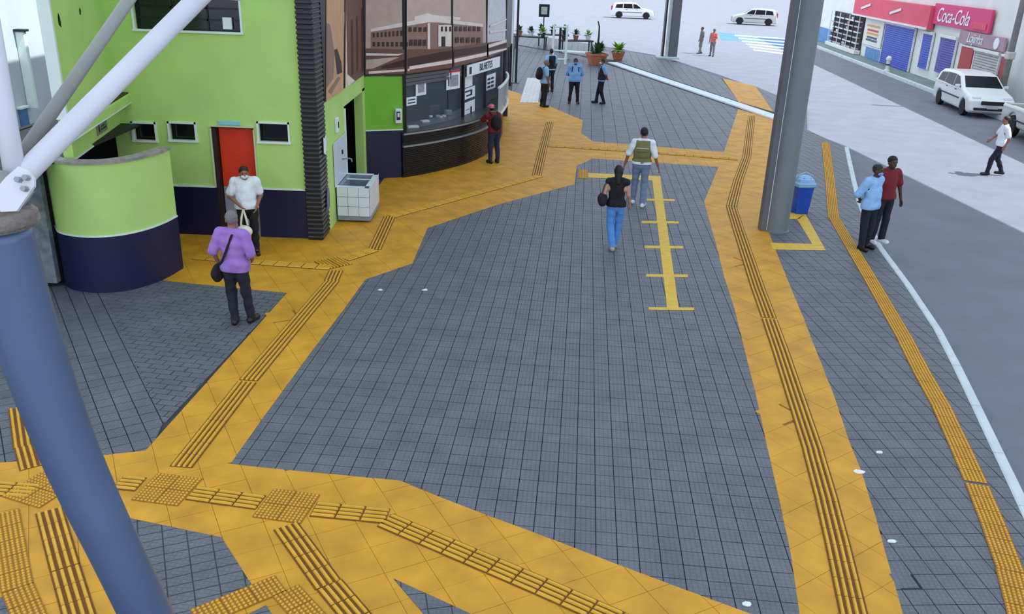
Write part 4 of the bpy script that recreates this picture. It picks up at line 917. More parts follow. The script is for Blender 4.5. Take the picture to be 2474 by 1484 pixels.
    if vest:
        Z = Field(lo, hi, vox * 1.2); torso(Z); Z.F -= .016; Z.fold(.004, seed + 9, 20); Z.cut(V3(0, 0, (hem + .06) * s), (0, 0, -1)); Z.ell(j['neck'] + V3(0, .17, -.02), V3(.06, .2, .3), 0, sub=True); [Z.ell(j['s' + sd] + V3(.03 if sd == 'R' else -.03, 0, .0), V3(.07, .2, .15), 0, sub=True) for sd in 'LR']; Z.cut(j['neck'] + V3(0, 0, .0) * s, (0, 0, 1))
        vo = ob('vest', Z.mesh('vest', CL[vest]), root)
    # ---- hair, cap, mask
    if hairkind != 'bald':
        Hh = Field(hd - .32 * s, hd + .2 * s, .009); Hh.ell(hd + uz * .034 * s - fy * .014 * s, V3(.084, .102, .096) * s, .02, rot=lk)
        if hairkind == 'long':
            Hh.cap(hd - fy * .06 * s, hd - fy * .11 * s - uz * .2 * s, .08 * s, .06 * s, .04)
        Hh.fold(.003, seed + 5, 60)
        if hairkind == 'short': Hh.cut(hd + uz * .0 * s - fy * .0, -uz * .75 + fy * .66 * 1.0); Hh.cut(hd - uz * .05 * s, -uz)
        else: Hh.cut(hd + fy * .055 * s, -uz * .55 + fy * .83)
        ob('hair', Hh.mesh('hair', hair), root)
    if cap:
        Kc = Field(hd - .2 * s, hd + .24 * s, .008); Kc.ell(hd + uz * .035 * s - fy * .01 * s, V3(.09, .108, .1) * s, .0, rot=lk); Kc.cut(hd + uz * .028 * s, -uz); Kc.ell(hd + uz * .04 * s + fy * .11 * s, V3(.065, .08, .014) * s, .01, rot=lk); ob('cap', Kc.mesh('cap', CL[cap]), root)
    if mask:
        Km = Field(hd - .16 * s, hd + .16 * s, .007); Km.ell(hd - uz * .05 * s + fy * .03 * s, V3(.062, .079, .047) * s, 0, rot=lk); Km.cut(hd + fy * .02 * s, -fy); ob('face_mask', Km.mesh('face_mask', mask), root)
    if extra: extra(root, j, s)
    return root, j, s
def backpack(root, j, s, mate=None):
    ch = j['chest']; mate = mate or CL['black']; F = Field(ch - .4, ch + .4, .014); F.ell(ch + V3(0, -.2, -.06) * s, V3(.16, .12, .23) * s, .02); F.ell(ch + V3(0, -.27, -.14) * s, V3(.12, .08, .12) * s, .03); F.cut(ch + V3(0, -.1, 0) * s, (0, 1, 0)); o = ob('backpack', F.mesh('backpack', mate), root)
    for sd in (-1, 1): MB().tube([tuple(ch + V3(.1 * sd, -.12, .14) * s), tuple(ch + V3(.11 * sd, -.02, .215) * s), tuple(ch + V3(.115 * sd, .1, .12) * s), tuple(ch + V3(.13 * sd, .13, -.04) * s), tuple(ch + V3(.16 * sd, .02, -.16) * s)], .018, 8, flat=.5).build('strap', mate, o)
def belt(root, j, s):
    MB().tube([tuple(j['pelvis'] + V3(.155 * math.cos(a * .2618), .118 * math.sin(a * .2618), .075) * s) for a in range(25)], .014, 6).build('belt', CL['black'], root)
def vdist(a, b): return np.linalg.norm(np.array(a) - np.array(b))

# -- man with carrier bag by the red door
def ex_bag(root, j, s):
    w = j['wR'] + (j['wR'] - j['eR']) / np.linalg.norm(j['wR'] - j['eR']) * .1
    b = thing('carrier_bag', 'white plastic carrier bag hanging from the hand of the man by the red door', 'bag', (0, 0, 0)); M = Matrix.Translation(root.location) @ Matrix.Rotation(root.rotation_euler[2], 4, 'Z'); p = M @ Vector(w.tolist()); b.location = (p.x, p.y, p.z - .5)
    F = Field(V3(-.25, -.2, -.05), V3(.25, .2, .35), .011); F.ell(V3(0, 0, .1), V3(.13, .07, .12), .02); F.cap(V3(0, 0, .1), V3(.0, 0, .24), .07, .03, .04); F.ell(V3(.0, .0, .26), V3(.05, .1, .07), 0, sub=True); F.fold(.008, 4, 30); ob('bag_body', F.mesh('bag_body', mat('white_plastic', (226, 224, 205), .4, .06, 8)), b)
    MB().tube([(-.06, 0, .2), (-.04, 0, .33), (0, 0, .49), (.0, .005, .5)], [.016, .02, .014, .01], 8).build('handle', MATS['white_plastic'], b); MB().tube([(.06, 0, .2), (.04, 0, .33), (0.005, 0, .49), (.0, .01, .5)], [.016, .02, .014, .01], 8).build('handle', MATS['white_plastic'], b)
person('man in white shirt holding a carrier bag by the red door', (606, 614), 196, 1.66, SK, dict(head=V3(0, .075, 1.56), neck=V3(0, .01, 1.445), look=.15, eR=V3(.29, -.02, 1.12), wR=V3(.12, .2, 1.0), eL=V3(-.26, -.04, 1.12), wL=V3(-.18, .15, .95)), 'white', hair=M_HAIRB, mask=M_MASKW, belly=1.15, seed=2, eyes=True, hem=.9, extra=ex_bag, slim=1.08)
# -- man in purple shirt
def ex_purple(root, j, s):
    ch = j['chest']
    MB().tube([tuple(ch + V3(.07, .1, .14) * s), tuple(ch + V3(.06, .0, .215) * s), tuple(ch + V3(.045, -.11, .13) * s), tuple(ch + V3(-.02, -.145, -.05) * s), tuple(ch + V3(-.1, -.145, -.22) * s), tuple(ch + V3(-.2, -.08, -.36) * s)], .02, 8, flat=.4).build('bag_strap', CL['black'], root)
    F = Field(V3(-.45, -.3, .55), V3(0, .3, 1.1), .012); F.ell(V3(-.25, -.04, .8) * s, V3(.07, .15, .14) * s, .02); F.ell(V3(-.3, -.03, .78) * s, V3(.05, .1, .09) * s, .02); F.cut(V3(0, 0, .92), (0, 0, 1)); ob('shoulder_bag', F.mesh('shoulder_bag', CL['black']), root)
person('man in purple shirt and grey cap with a black shoulder bag', (580, 782), -8, 1.70, SK, dict(kR=V3(.115, .05, .5), aR=V3(.14, .1, .085), aL=V3(-.06, -.03, .085), eL=V3(-.28, -.07, 1.13), wL=V3(-.25, .03, .9), eR=V3(.28, -.03, 1.12), wR=V3(.2, .16, .98), look=.3), 'purple', hair=M_HAIRG, bottom='navy', cap='grey', mask=M_MASKW, seed=5, hem=.84, slim=1.1, belly=1.1, extra=ex_purple, sleeve=.95)
# -- man at the counter
person('man in red shirt with black backpack leaning on the ticket counter', (1193, 394), 28, 1.62, SK, dict(chest=V3(0, .1, 1.22), neck=V3(0, .18, 1.38), head=V3(0, .24, 1.5), sL=V3(-.185, .14, 1.32), sR=V3(.185, .14, 1.32), eL=V3(-.27, .3, 1.16), wL=V3(-.16, .5, 1.18), eR=V3(.27, .28, 1.14), wR=V3(.18, .45, 1.16)), 'red', bottom='darkjeans', cap='pink', seed=8, vox=.013, extra=lambda r, j, s: backpack(r, j, s), hem=.9)
# -- woman in black top
def ex_woman(root, j, s):
    ch = j['chest']; F = Field(V3(-.55, -.4, .8), V3(.05, .3, 1.35), .012); F.ell(V3(-.28, -.06, 1.06) * s, V3(.1, .15, .11) * s, .02); F.cap(V3(-.28, -.16, 1.0) * s, V3(-.28, .06, 1.0) * s, .08 * s, k=.04); o = ob('handbag', F.mesh('handbag', CL['black']), root)
    for q in (-.05, .07): MB().tube([tuple(V3(-.3, q - .06, 1.14) * s), tuple(V3(-.26, q * .6 - .05, 1.32) * s), tuple(V3(-.17, q * .3 - .02, 1.45) * s), tuple(V3(-.2, q * .4 + .05, 1.3) * s)], .01, 6).build('bag_handle', mat('pale_buckle', (60, 60, 64), .4, 0), o)
    F = Field(V3(-.1, -.16, 1.42), V3(.06, .0, 1.62), .006); F.ell(V3(-.04, -.09, 1.505) * s, V3(.02, .012, .016) * s, 0); ob('hair_clip', F.mesh('hair_clip', M_PAPER), root)
person('woman in black sleeveless top and light blue jeans with a black handbag', (1480, 602), -4, 1.63, SKL, dict(aL=V3(-.02, -.12, .09), kL=V3(-.08, .0, .5), aR=V3(.04, .12, .085), kR=V3(.09, .1, .5), eL=V3(-.25, -.06, 1.16), wL=V3(-.28, .12, 1.02), eR=V3(.23, -.02, 1.14), wR=V3(.27, .1, .93)), 'black', topkind='tank_top', sleeve=0, bottom='jeans', hair=M_HAIR, hairkind='long', shoes=mat('sandal', (190, 170, 150), .6, .2), seed=11, hem=.9, slim=.93, extra=ex_woman)
# -- man in olive vest
def ex_vest(root, j, s):
    belt(root, j, s)
    M_REF = mat('reflective_strip', (196, 200, 190), .4, .05)
    for z in (1.3, 1.22, 1.1): MB().box((0, -.145 * s, z * s), (.27 * s, .012, .014)).build('vest_seam', M_REF if z == 1.3 else mat('vest_seam', (96, 92, 60), .8, .1), root)
person('man in olive utility vest over white shirt with grey jeans, seen from behind', (1541, 497), -10, 1.77, SK, dict(eL=V3(-.3, -.02, 1.13), wL=V3(-.36, .05, .9), eR=V3(.28, -.05, 1.12), wR=V3(.36, .0, .9), aL=V3(-.13, .12, .1), kL=V3(-.11, .09, .5), aR=V3(.1, -.1, .085), kR=V3(.1, .0, .49)), 'white', bottom='greyjeans', hair=M_HAIR, shoes=M_SHOEW, seed=14, vest='olive', hem=.94, sleeve=.9, extra=ex_vest, slim=1.02)
# -- two men at the kerb
person('man in pale blue shirt and blue mask, hands behind his back', (2082, 601), 214, 1.70, SKD, dict(eL=V3(-.29, -.12, 1.12), wL=V3(-.06, -.2, .97), eR=V3(.29, -.12, 1.12), wR=V3(.06, -.21, .98), look=.35, aL=V3(-.12, .0, .085), aR=V3(.1, .04, .085)), 'skyblue', bottom='navy', hair=M_HAIRB, mask=M_MASK, eyes=True, seed=17, hem=.84, slim=1.1, belly=1.2, sleeve=1.15)
person('man in dark red polo shirt standing behind the blue-shirted man', (2116, 586), 196, 1.78, SKD, dict(eR=V3(-0, 0, 0), eL=V3(-.29, .0, 1.12), wL=V3(-.34, .04, .88)) | dict(eR=V3(.26, -.03, 1.12), wR=V3(.24, .05, .88)), 'red', bottom='navy', hair=M_HAIR, seed=20, eyes=True, shoes=M_SHOEW, hem=.9, slim=1.1)
# -- group of four
G4 = 'men waiting near the planters'
person('man in pale blue shirt with black backpack looking down, leftmost of the waiting men', (1312, 258), -68, 1.74, SK, dict(head=V3(0, .07, 1.57), look=-.2, eL=V3(-.25, .02, 1.12), wL=V3(-.22, .12, .9), eR=V3(.25, .0, 1.12), wR=V3(.22, .1, .88)), 'skyblue', bottom='black', hair=M_HAIRG, vox=.014, seed=23, group=G4, extra=lambda r, j, s: backpack(r, j, s), slim=1.05, hem=.86)
person('man in dark vest over pale blue shirt behind the man with the backpack', (1328, 222), 30, 1.74, SK, None, 'skyblue', bottom='navy', hair=M_HAIR, vox=.015, seed=26, group=G4, vest='black')
person('stocky man in blue shirt with dark backpack straps facing the camera', (1385, 250), 182, 1.70, SKD, dict(eL=V3(-.3, -.08, 1.12), wL=V3(-.12, -.18, .95), eR=V3(.3, -.08, 1.12), wR=V3(.12, -.18, .95), aL=V3(-.16, 0, .085), aR=V3(.16, 0, .085), kL=V3(-.13, .02, .5), kR=V3(.13, .02, .5)), 'blue', bottom='black', hair=M_HAIR, mask=M_MASK, vox=.014, seed=29, group=G4, belly=1.3, slim=1.38, hem=.84, sleeve=1.0, extra=lambda r, j, s: backpack(r, j, s, CL['navy']))
person('man in blue checked shirt with hands behind his back, rightmost of the waiting men', (1450, 250), 100, 1.70, SK, dict(eL=V3(-.26, -.1, 1.12), wL=V3(-.06, -.2, .97), eR=V3(.27, -.1, 1.12), wR=V3(.05, -.21, .98), aL=V3(-.13, -.1, .085), aR=V3(.12, .14, .085), kR=V3(.11, .08, .5)), 'blue', bottom='black', hair=M_HAIR, mask=M_MASKW, vox=.014, seed=32, group=G4, vest='navy', hem=.86)
# -- street people
person('grey figure walking far off on the sunlit street', (1692, 124), 100, 1.65, SK, dict(aL=V3(-.1, .12, .085), aR=V3(.1, -.1, .085)), 'grey', bottom='grey', hair=M_HAIR, vox=.022, seed=35, z0=-.15)
person('figure in pink shirt far off on the sunlit street', (1720, 130), 150, 1.65, SK, dict(aL=V3(-.12, .1, .085), aR=V3(.12, -.08, .085), eL=V3(-.25, .1, 1.15), wL=V3(-.1, .25, 1.1)), 'pinkshirt', bottom='grey', hair=M_HAIRB, vox=.022, seed=38, z0=-.15)
person('figure in white top and dark shorts crossing the sunlit street', (2404, 412), 75, 1.68, SK, dict(aL=V3(-.1, .22, .1), kL=V3(-.1, .18, .5), aR=V3(.1, -.2, .12), kR=V3(.1, -.02, .48), eL=V3(-.25, -.1, 1.12), wL=V3(-.22, -.05, .9), eR=V3(.25, .1, 1.14), wR=V3(.2, .25, 1.0)), 'white', bottom='navy', hair=M_HAIRB, vox=.018, seed=41, z0=-.15)

# ================================================================== STREET
FA, FB = np.array([22.7, 64.0]), np.array([19.8, 27.0]); ft = (FB - FA) / np.hypot(*(FB - FA)); fn = np.array([ft[1], -ft[0]]); fn = fn if fn @ (CP[:2] - FA) > 0 else -fn
FANG = math.atan2(ft[1], ft[0])
def fpx(px, py): return vplane(FA, FB, px, py)
def fpos(s, off=0, z=0): p = FA + ft * s + fn * off; return (p[0], p[1], z)
M_SHOPW = mat('shop_white', (226, 226, 222), .8, .06, 1); M_SHOPB = mat('shop_blue_paint', (92, 140, 190), .7, .15, 3); M_SHUT = mat('blue_shutter', (56, 84, 196), .5, .08, 2); M_PINK = mat('pink_paint', (222, 84, 106), .7, .06, 1); M_SHRED = mat('shop_red', (176, 62, 60), .6, .1, 2); M_SHGREY = mat('grey_shutter', (186, 182, 176), .6, .08, 2); M_SHV = mat('violet_shutter', (84, 80, 170), .5, .08, 2)
M_WALK = mat('shop_sidewalk', (120, 138, 130), .85, .15, 1)
sW = struct(MB().box((0, 0, 0), (70, .4, 6.2)).build('wall_shops', M_SHOPW, None, fpos(25, -.25, 2.95), FANG), 'white shop fronts across the street')
m = MB(); m.box((0, 0, 0), (70, 1.3, .17)); struct(m.build('sidewalk', M_WALK, None, fpos(25, .6, -.07), FANG), 'grey sidewalk in front of the shops')
kb = struct(ob('street_kerb', None, None, fpos(0, 1.32, 0), FANG), 'kerb stones in front of the shops')
ks = MB().box((0, 0, -.055), (1.15, .16, .19), bev=.02).mesh('kerb_stone', M_KERB)
for k in range(34): ob('kerb_stone', ks, kb, (k * 1.17 - 2, 0, 0))
def fbox(px0, py0, px1, py1, zmin=None):
    s0, z1 = fpx(px0, py0); s1, _ = fpx(px1, py0); _, z0 = fpx((px0 + px1) / 2, py1)
    return s0, s1, (max(z0, .02) if zmin is None else zmin), z1
def shutter(lab, box, mate, name='roller_shutter', z1=None, z0=None):
    a, b, c0, c1 = fbox(*box); c1 = z1 or c1; c0 = c0 if z0 is None else z0
    r = thing(name, lab, 'shutter', fpos((a + b) / 2, 0, c0), FANG, 'roller shutters of the shops'); w = abs(b - a); h = c1 - c0
    y = 1 if (np.array([-math.sin(FANG), math.cos(FANG)]) @ fn) > 0 else -1
    n = max(6, int(h / .11)); sl = MB()
    for k in range(n): sl.box((0, y * .03, (k + .5) * h / n), (w, .05, h / n * .82), bev=.012)
    o = sl.build('slats', mate, r); o['kind'] = 'stuff'
    MB().box((0, y * .08, h + .06), (w + .1, .16, .14), bev=.02).build('housing', M_SHOPW, r)
    for q in (-1, 1): MB().box((q * (w / 2 + .03), y * .04, h / 2), (.06, .09, h)).build('guide_rail', M_SHOPW, r)
    MB().box((0, y * .045, .05), (w, .07, .08), bev=.01).build('bottom_rail', mate, r)
shutter('wide blue roller shutter of the shop under the pink band', (2140, 80, 2213, 181), M_SHUT, z1=2.3, z0=.03)
shutter('narrow blue roller shutter between two white pillars', (2228, 118, 2251, 178), M_SHUT, z1=2.2, z0=.45)
shutter('violet roller shutter right of the narrow blue one', (2267, 138, 2306, 186), M_SHV, z1=2.2, z0=.5)
shutter('pale grey roller shutter below the script sign', (2351, 165, 2412, 236), M_SHGREY, z1=1.95, z0=.03)
def slab(name, lab, cat, box, mate, off=.0, th=.08, z0=None, z1=None, parts=None):
    a, b, c0, c1 = fbox(*box); c0 = c0 if z0 is None else z0; c1 = c1 if z1 is None else z1
    r = thing(name, lab, cat, fpos((a + b) / 2, off, c0), FANG); y = 1 if (np.array([-math.sin(FANG), math.cos(FANG)]) @ fn) > 0 else -1
    MB().box((0, y * th / 2, (c1 - c0) / 2), (abs(b - a), th, c1 - c0), bev=.015).build('panel', mate, r); return r, abs(b - a), c1 - c0, y
r, w, h, y = slab('shop_door', 'red shop door right of the violet shutter', 'door', (2320, 148, 2350, 222), M_SHRED, z0=.03, z1=2.0); MB().box((w * .38, y * .1, h * .45), (.04, .05, .2), bev=.01).build('handle', M_STEEL, r); MB().box((0, y * .06, h + .04), (w + .12, .1, .08)).build('lintel', M_SHOPW, r)
r, w, h, y = slab('red_pilaster', 'brown-red pilaster at the end of the grey shutter', 'pilaster', (2416, 180, 2430, 250), M_SHRED, z0=.02, z1=2.0); MB().box((0, y * .06, h), (w + .1, .14, .1), bev=.02).build('capital', M_SHOPW, r)
r, w, h, y = slab('pink_band', 'long pink painted band above the blue shutters', 'awning', (2072, 40, 2262, 86), M_PINK, .02, .33, z0=2.45, z1=3.6); MB().box((0, y * .37, .03), (w, .06, .1)).build('edge_strip', M_SHOPW, r)
for q in (-.3, .12): MB().box((w * q, y * .37, .62), (1.9, .03, .14), M=Matrix.Rotation(-.16, 3, 'Y')).build('stripe', M_SHOPW, r)
r, w, h, y = slab('drinks_sign', 'red-pink sign board with white script lettering', 'sign', (2262, 42, 2405, 95), mat('sign_magenta', (216, 60, 112), .6, .05, 1), .05, .12, z0=2.75, z1=3.75)
text_obj('Coca-Cola', .95, M_PAPER, r, np.array(r.location) + np.array([fn[0] * .14, fn[1] * .14, h * .45]) - np.array([ft[0], ft[1], 0]) * w * .12, ft, .3, .01)
MB().box((w * .36, y * .14, h * .25), (w * .2, .03, h * .3), bev=.01).build('lower_stripe', M_PINK, r)
r, w, h, y = slab('shop_sign', 'pale shop sign with white script lettering over the grey shutter', 'sign', (2318, 118, 2432, 180), mat('sign_mauve', (176, 142, 150), .7, .1, 2), .04, .1, z0=2.13, z1=2.7)
text_obj('Lojinha', .6, M_PAPER, r, np.array(r.location) + np.array([fn[0] * .12, fn[1] * .12, h * .5]) - np.array([ft[0], ft[1], 0]) * w * .12, ft, .3, .01)
MB().lathe([(.05, 0), (.24, .01), (.24, .05), (.05, .06)], n=16).build('emblem', M_PAPER, r).matrix_local = Matrix.Translation((w * .36, y * .1, h * .5)) @ Matrix.Rotation(-y * math.pi / 2, 4, 'X')
r, w, h, y = slab('poster_panel', 'white wall panel with orange and red poster lettering', 'poster', (2091, 66, 2137, 140), M_SHOPW, .0, .06, z0=.78, z1=2.42)
for k, (zz, mm, ww) in enumerate(((.72, 'poster_orange', .7), (.56, 'poster_red', .6), (.44, 'poster_orange', .65), (.3, 'poster_dark', .55), (.2, 'poster_dark', .6))):
    c_ = dict(poster_orange=(226, 160, 90), poster_red=(206, 80, 70), poster_dark=(90, 90, 96))[mm]; MB().box((0, y * .065, h * zz), (w * ww, .012, h * .075)).build('print_line', mat(mm, c_, .7, .1), r)
r, w, h, y = slab('blue_plinth', 'blue painted plinth under the poster panel', 'plinth', (2091, 140, 2128, 165), M_SHOPB, .0, .1, z0=.02, z1=.72); MB().box((0, y * .06, h), (w, .12, .05)).build('cap', M_SHOPW, r)
r, w, h, y = slab('blue_wall_base', 'blue painted wall base beside the open shop', 'plinth', (1978, 88, 2008, 125), M_SHOPB, .0, .08, z0=.02, z1=1.1); MB().box((0, y * .05, h), (w, .1, .05)).build('cap', M_SHOPW, r)
# open shop with goods racks
a, b, c0, c1 = fbox(2016, 50, 2090, 135); r = thing('open_shopfront', 'open shop front with dark interior and racks behind a grille', 'shop front', fpos((a + b) / 2, 0, .1), FANG); w = abs(b - a); y = 1 if (np.array([-math.sin(FANG), math.cos(FANG)]) @ fn) > 0 else -1
MB().box((0, y * .02, 1.15), (w, .04, 2.3)).build('opening', mat('shop_dark', (46, 40, 44), .8, .3, 3), r)
for k in range(6): MB().box((0, y * .16, .25 + k * .34), (w * .94, .2, .07), bev=.01).build('rack_shelf', M_SHOPW if k % 2 else M_SHGREY, r)
for k in range(7): MB().box(((k / 6 - .5) * w * .96, y * .3, 1.15), (.05, .05, 2.3)).build('grille_bar', M_BLACK if k % 2 else M_SHOPW, r)
MB().box((0, y * .2, .06), (w + .2, .4, .25), bev=.02).build('sill', M_SHOPW, r)
for k in range(9):
    MB().box(((random.random() - .5) * w * .85, y * .2, .33 + .34 * (k % 6) + .06), (.35, .14, .16), bev=.03).build('goods', mat('goods_%d' % (k % 3), ((170, 176, 190), (120, 90, 96), (210, 210, 214))[k % 3], .7, .3, 8), r)
# white bollard-like hydrant on the sidewalk
p = g2(2072, 172); bo = thing('bollard', 'short white bollard on the shop sidewalk', 'bollard', (p[0] + 1.6, p[1], .016)); MB().lathe([(.16, 0), (.16, .1), (.1, .14), (.1, .6), (.15, .64), (.15, .75), (.06, .85)], n=14).build('post', M_SHOPW, bo); MB().lathe([(.105, .35), (.115, .36), (.115, .42), (.105, .43)], n=14).build('band', M_BLACK, bo)
p = g2(2440, 270); up = thing('utility_pole', 'grey utility pole in front of the shops', 'pole', (*fpos(fpx(2440, 250)[0], .45, .016),)); MB().tube([(0, 0, 0), (0, 0, 7)], [.14, .1], 14).build('shaft', mat('pole_concrete', (120, 118, 116), .8, .15, 3), up); MB().box((0, 0, 2.1), (.32, .32, .3), bev=.04).build('meter_box', M_SHGREY, up); MB().lathe([(.16, 0), (.17, .25), (.145, .3)], n=14).build('foot', M_KERB, up)

# ---- vehicles
def polysdf(X, Z, P):
    P = np.array(P); d = np.full(X.shape, 1e9); ins = np.zeros(X.shape, bool)
    for i in range(len(P)):
        a, b = P[i - 1], P[i]; e = b - a; t = np.clip(((X - a[0]) * e[0] + (Z - a[1]) * e[1]) / (e @ e), 0, 1); d = np.minimum(d, np.hypot(X - a[0] - t * e[0], Z - a[1] - t * e[1]))
        c = ((a[1] > Z) != (b[1] > Z)) & (X < (b[0] - a[0]) * (Z - a[1]) / (b[1] - a[1] + 1e-12) + a[0]); ins ^= c
    return np.where(ins, -d, d)
M_CARW = mat('car_white', (224, 226, 224), .3, .02, 1, spec=.6); M_CARG = mat('car_silver', (190, 192, 186), .3, .03, 1, metal=.2); M_TYRE = mat('tyre', (18, 18, 20), .8, .1, 8); M_RIM = mat('wheel_rim', (140, 144, 148), .35, .1, 6, metal=.5); M_CGL = mat('car_glass', (18, 22, 30), .3, 0, spec=.12); M_TRIM = mat('car_trim', (26, 26, 28), .6, .1); M_LAMP = mat('car_lamp', (210, 216, 222), .15, .05); M_TAIL = mat('tail_lamp', (150, 20, 22), .3, .05)
def vehicle(name, lab, kind, loc, heading, paint, L=4.2):
    W = 1.72 if kind == 'hatch' else 1.85; r = thing(name, lab, 'car' if kind != 'pickup' else 'pickup', loc, heading); k = L / 4.2
    if kind == 'hatch':
        prof = [(-2.08, .25), (-2.1, .55), (-2.02, .95), (-1.9, 1.35), (-1.65, 1.5), (-.2, 1.56), (.35, 1.48), (1.05, 1.02), (1.75, .88), (2.05, .68), (2.1, .3), (1.95, .2), (-1.95, .2)]; wx = (-1.32, 1.33); wr = .31
        wins = [[(-1.72, 1.02), (-1.6, 1.36), (-1.0, 1.42), (-1.0, 1.02)], [(-.93, 1.02), (-.93, 1.43), (-.1, 1.45), (-.02, 1.0)], [(.05, 1.0), (-.02, 1.44), (.3, 1.4), (.86, 1.02)]]
    else:
        prof = [(-2.6, .45), (-2.62, 1.05), (-.72, 1.1), (-.62, 1.62), (-.4, 1.75), (.75, 1.75), (1.15, 1.2), (2.3, 1.08), (2.55, .9), (2.58, .45), (2.4, .36), (-2.4, .36)]; wx = (-1.6, 1.6); wr = .38
        wins = [[(-.55, 1.15), (-.48, 1.6), (.12, 1.65), (.12, 1.15)], [(.2, 1.15), (.2, 1.66), (.68, 1.64), (.98, 1.2)]]
    prof = [(x * k, z) for x, z in prof]; wx = tuple(x * k for x in wx); h = .035
    F = Field((min(p[0] for p in prof) - .15, -W / 2 - .15, .05), (max(p[0] for p in prof) + .15, W / 2 + .15, 1.95), h)
    X, Y, Z = np.meshgrid(*F.ax, indexing='ij'); d2 = polysdf(X[:, 0, :], Z[:, 0, :], prof)[:, None, :] * np.ones_like(X); tum = np.where(Z > .95, (Z - .95) * .26, np.abs(Z - .7) * .06); dy = np.abs(Y) - (W / 2 - tum)
    a_, b_2 = d2 + .1, dy + .1; F.F = (np.minimum(np.maximum(a_, b_2), 0) + np.sqrt(np.maximum(a_, 0) ** 2 + np.maximum(b_2, 0) ** 2) - .1).astype(np.float32)
    for x in wx: F.F = np.maximum(F.F, np.maximum(-(np.hypot(X - x, Z - wr) - wr * 1.2), (W / 2 - .32 - np.abs(Y)) * -1 * -1 if False else np.where(np.abs(Y) > W / 2 - .34, -9, 0) * 0 - (np.hypot(X - x, Z - wr) - wr * 1.2)) * 1.0 * (np.abs(Y) > W / 2 - .34) + -9 * (np.abs(Y) <= W / 2 - .34)).astype(np.float32)
    if kind == 'pickup': F.F = np.maximum(F.F, -np.maximum(np.maximum(np.abs(X + 1.62 * k) - .88 * k, np.abs(Y) - W / 2 + .1), .62 - Z)).astype(np.float32)
    ob('bodywork', F.mesh('bodywork', paint), r)
    for sd in (-1, 1):
        for wp_ in wins:
            V = []
            for q in (0.012, -.05):
                for x, z in wp_: V.append((x * k, sd * (W / 2 - max(0, z - .95) * .26 + q), z))
            n = len(wp_); MB().add(V, [tuple(range(n)), tuple(range(2 * n - 1, n - 1, -1))] + [(i, (i + 1) % n, n + (i + 1) % n, n + i) for i in range(n)]).build('side_window', M_CGL, r)
        MB().box((-.2 * k, sd * (W / 2 + .0), .62), (2.2 * k, .03, .05), bev=.01).build('side_moulding', M_TRIM, r)
        MB().box((.75 * k if kind == 'hatch' else .9, sd * (W / 2 + .08), 1.08 if kind == 'hatch' else 1.25), (.12, .18, .12), bev=.03).build('mirror', paint, r)
        for hx in ((-.35, .62) if kind == 'hatch' else (.05,)): MB().box((hx * k - .25, sd * (W / 2 + .005), .9), (.16, .03, .03), bev=.008).build('door_handle', M_TRIM, r)
        fx_ = prof[8][0] if kind == 'hatch' else 2.5 * k
        MB().box((fx_ + (.12 if kind == 'hatch' else .02), sd * (W / 2 - .28), .74 if kind == 'hatch' else .88), (.22, .38, .16), bev=.05).build('headlamp', M_LAMP, r)
        MB().box((min(p[0] for p in prof) + .06, sd * (W / 2 - .16), .95 if kind == 'hatch' else .85), (.12, .18, .4), bev=.04).build('tail_lamp', M_TAIL, r)
        for x in wx:
            t = MB().lathe([(wr * .62, -.1), (wr * .95, -.1), (wr, -.07), (wr, .07), (wr * .95, .1), (wr * .62, .1)], n=24).build('wheel', M_TYRE, r); t.matrix_local = Matrix.Translation((x, sd * (W / 2 - .12), wr)) @ Matrix.Rotation(-sd * math.pi / 2, 4, 'X')
            rm_ = MB(); rm_.lathe([(.02, .06), (wr * .64, .06), (wr * .64, .085), (wr * .56, .085), (wr * .54, .07), (.03, .07)], n=20)
            for q in range(6): rm_.box((wr * .3 * math.cos(q * 1.047), wr * .3 * math.sin(q * 1.047), .08), (wr * .5, .05, .02), q * 1.047)
            rm_.build('wheel_rim', M_RIM, t)
    xf = max(p[0] for p in prof)
    MB().box((xf - .02, 0, .62 if kind == 'hatch' else .8), (.08, W * .5, .14), bev=.02).build('grille', M_TRIM, r)
    MB().box((xf - .01, 0, .38 if kind == 'hatch' else .52), (.1, W * .8, .1), bev=.03).build('bumper_strip', M_TRIM, r)
    MB().box((xf + .045, 0, .47 if kind == 'hatch' else .62), (.02, .42, .13), bev=.005).build('number_plate', M_SHGREY, r)
    # windscreen and rear window
    def glass(nm, p, q_):
        V = []
        for (x, z) in (p, q_):
            wv = W / 2 - .12 - max(0, z - .95) * .26; V += [(x * k, -wv, z), (x * k, wv, z)]
        dx, dz = (q_[0] - p[0]) * k, q_[1] - p[1]; L_ = math.hypot(dx, dz); nx_, nz_ = dz / L_ * .02, -dx / L_ * .02
        if nz_ < 0: nx_, nz_ = -nx_, -nz_
        MB().add([(v[0] + nx_, v[1], v[2] + nz_) for v in V] + [(v[0] - nx_, v[1], v[2] - nz_) for v in V], [(0, 1, 3, 2), (6, 7, 5, 4), (0, 4, 5, 1), (1, 5, 7, 3), (3, 7, 6, 2), (2, 6, 4, 0)]).build(nm, M_CGL, r)
    if kind == 'hatch': glass('windscreen', (.98, 1.07), (.42, 1.44)); glass('rear_window', (-2.0, 1.02), (-1.91, 1.33))
    else: glass('windscreen', (1.1, 1.26), (.8, 1.68)); glass('rear_window', (-.7, 1.18), (-.63, 1.58))
    return r
hd_ = math.atan2(-1, -.125)
p1 = (np.array(g2(2250, 243, -.15)) + np.array(g2(2345, 290, -.15))) / 2 + np.array([.8, 0])
vehicle('parked_car', 'white hatchback parked at the kerb in front of the shops', 'hatch', (p1[0], p1[1], -.15), hd_, M_CARW, 4.7)
p2 = np.array(g2(2430, 328, -.15)); p2 = p2 + ft * 1.85 + np.array([.85, 0])
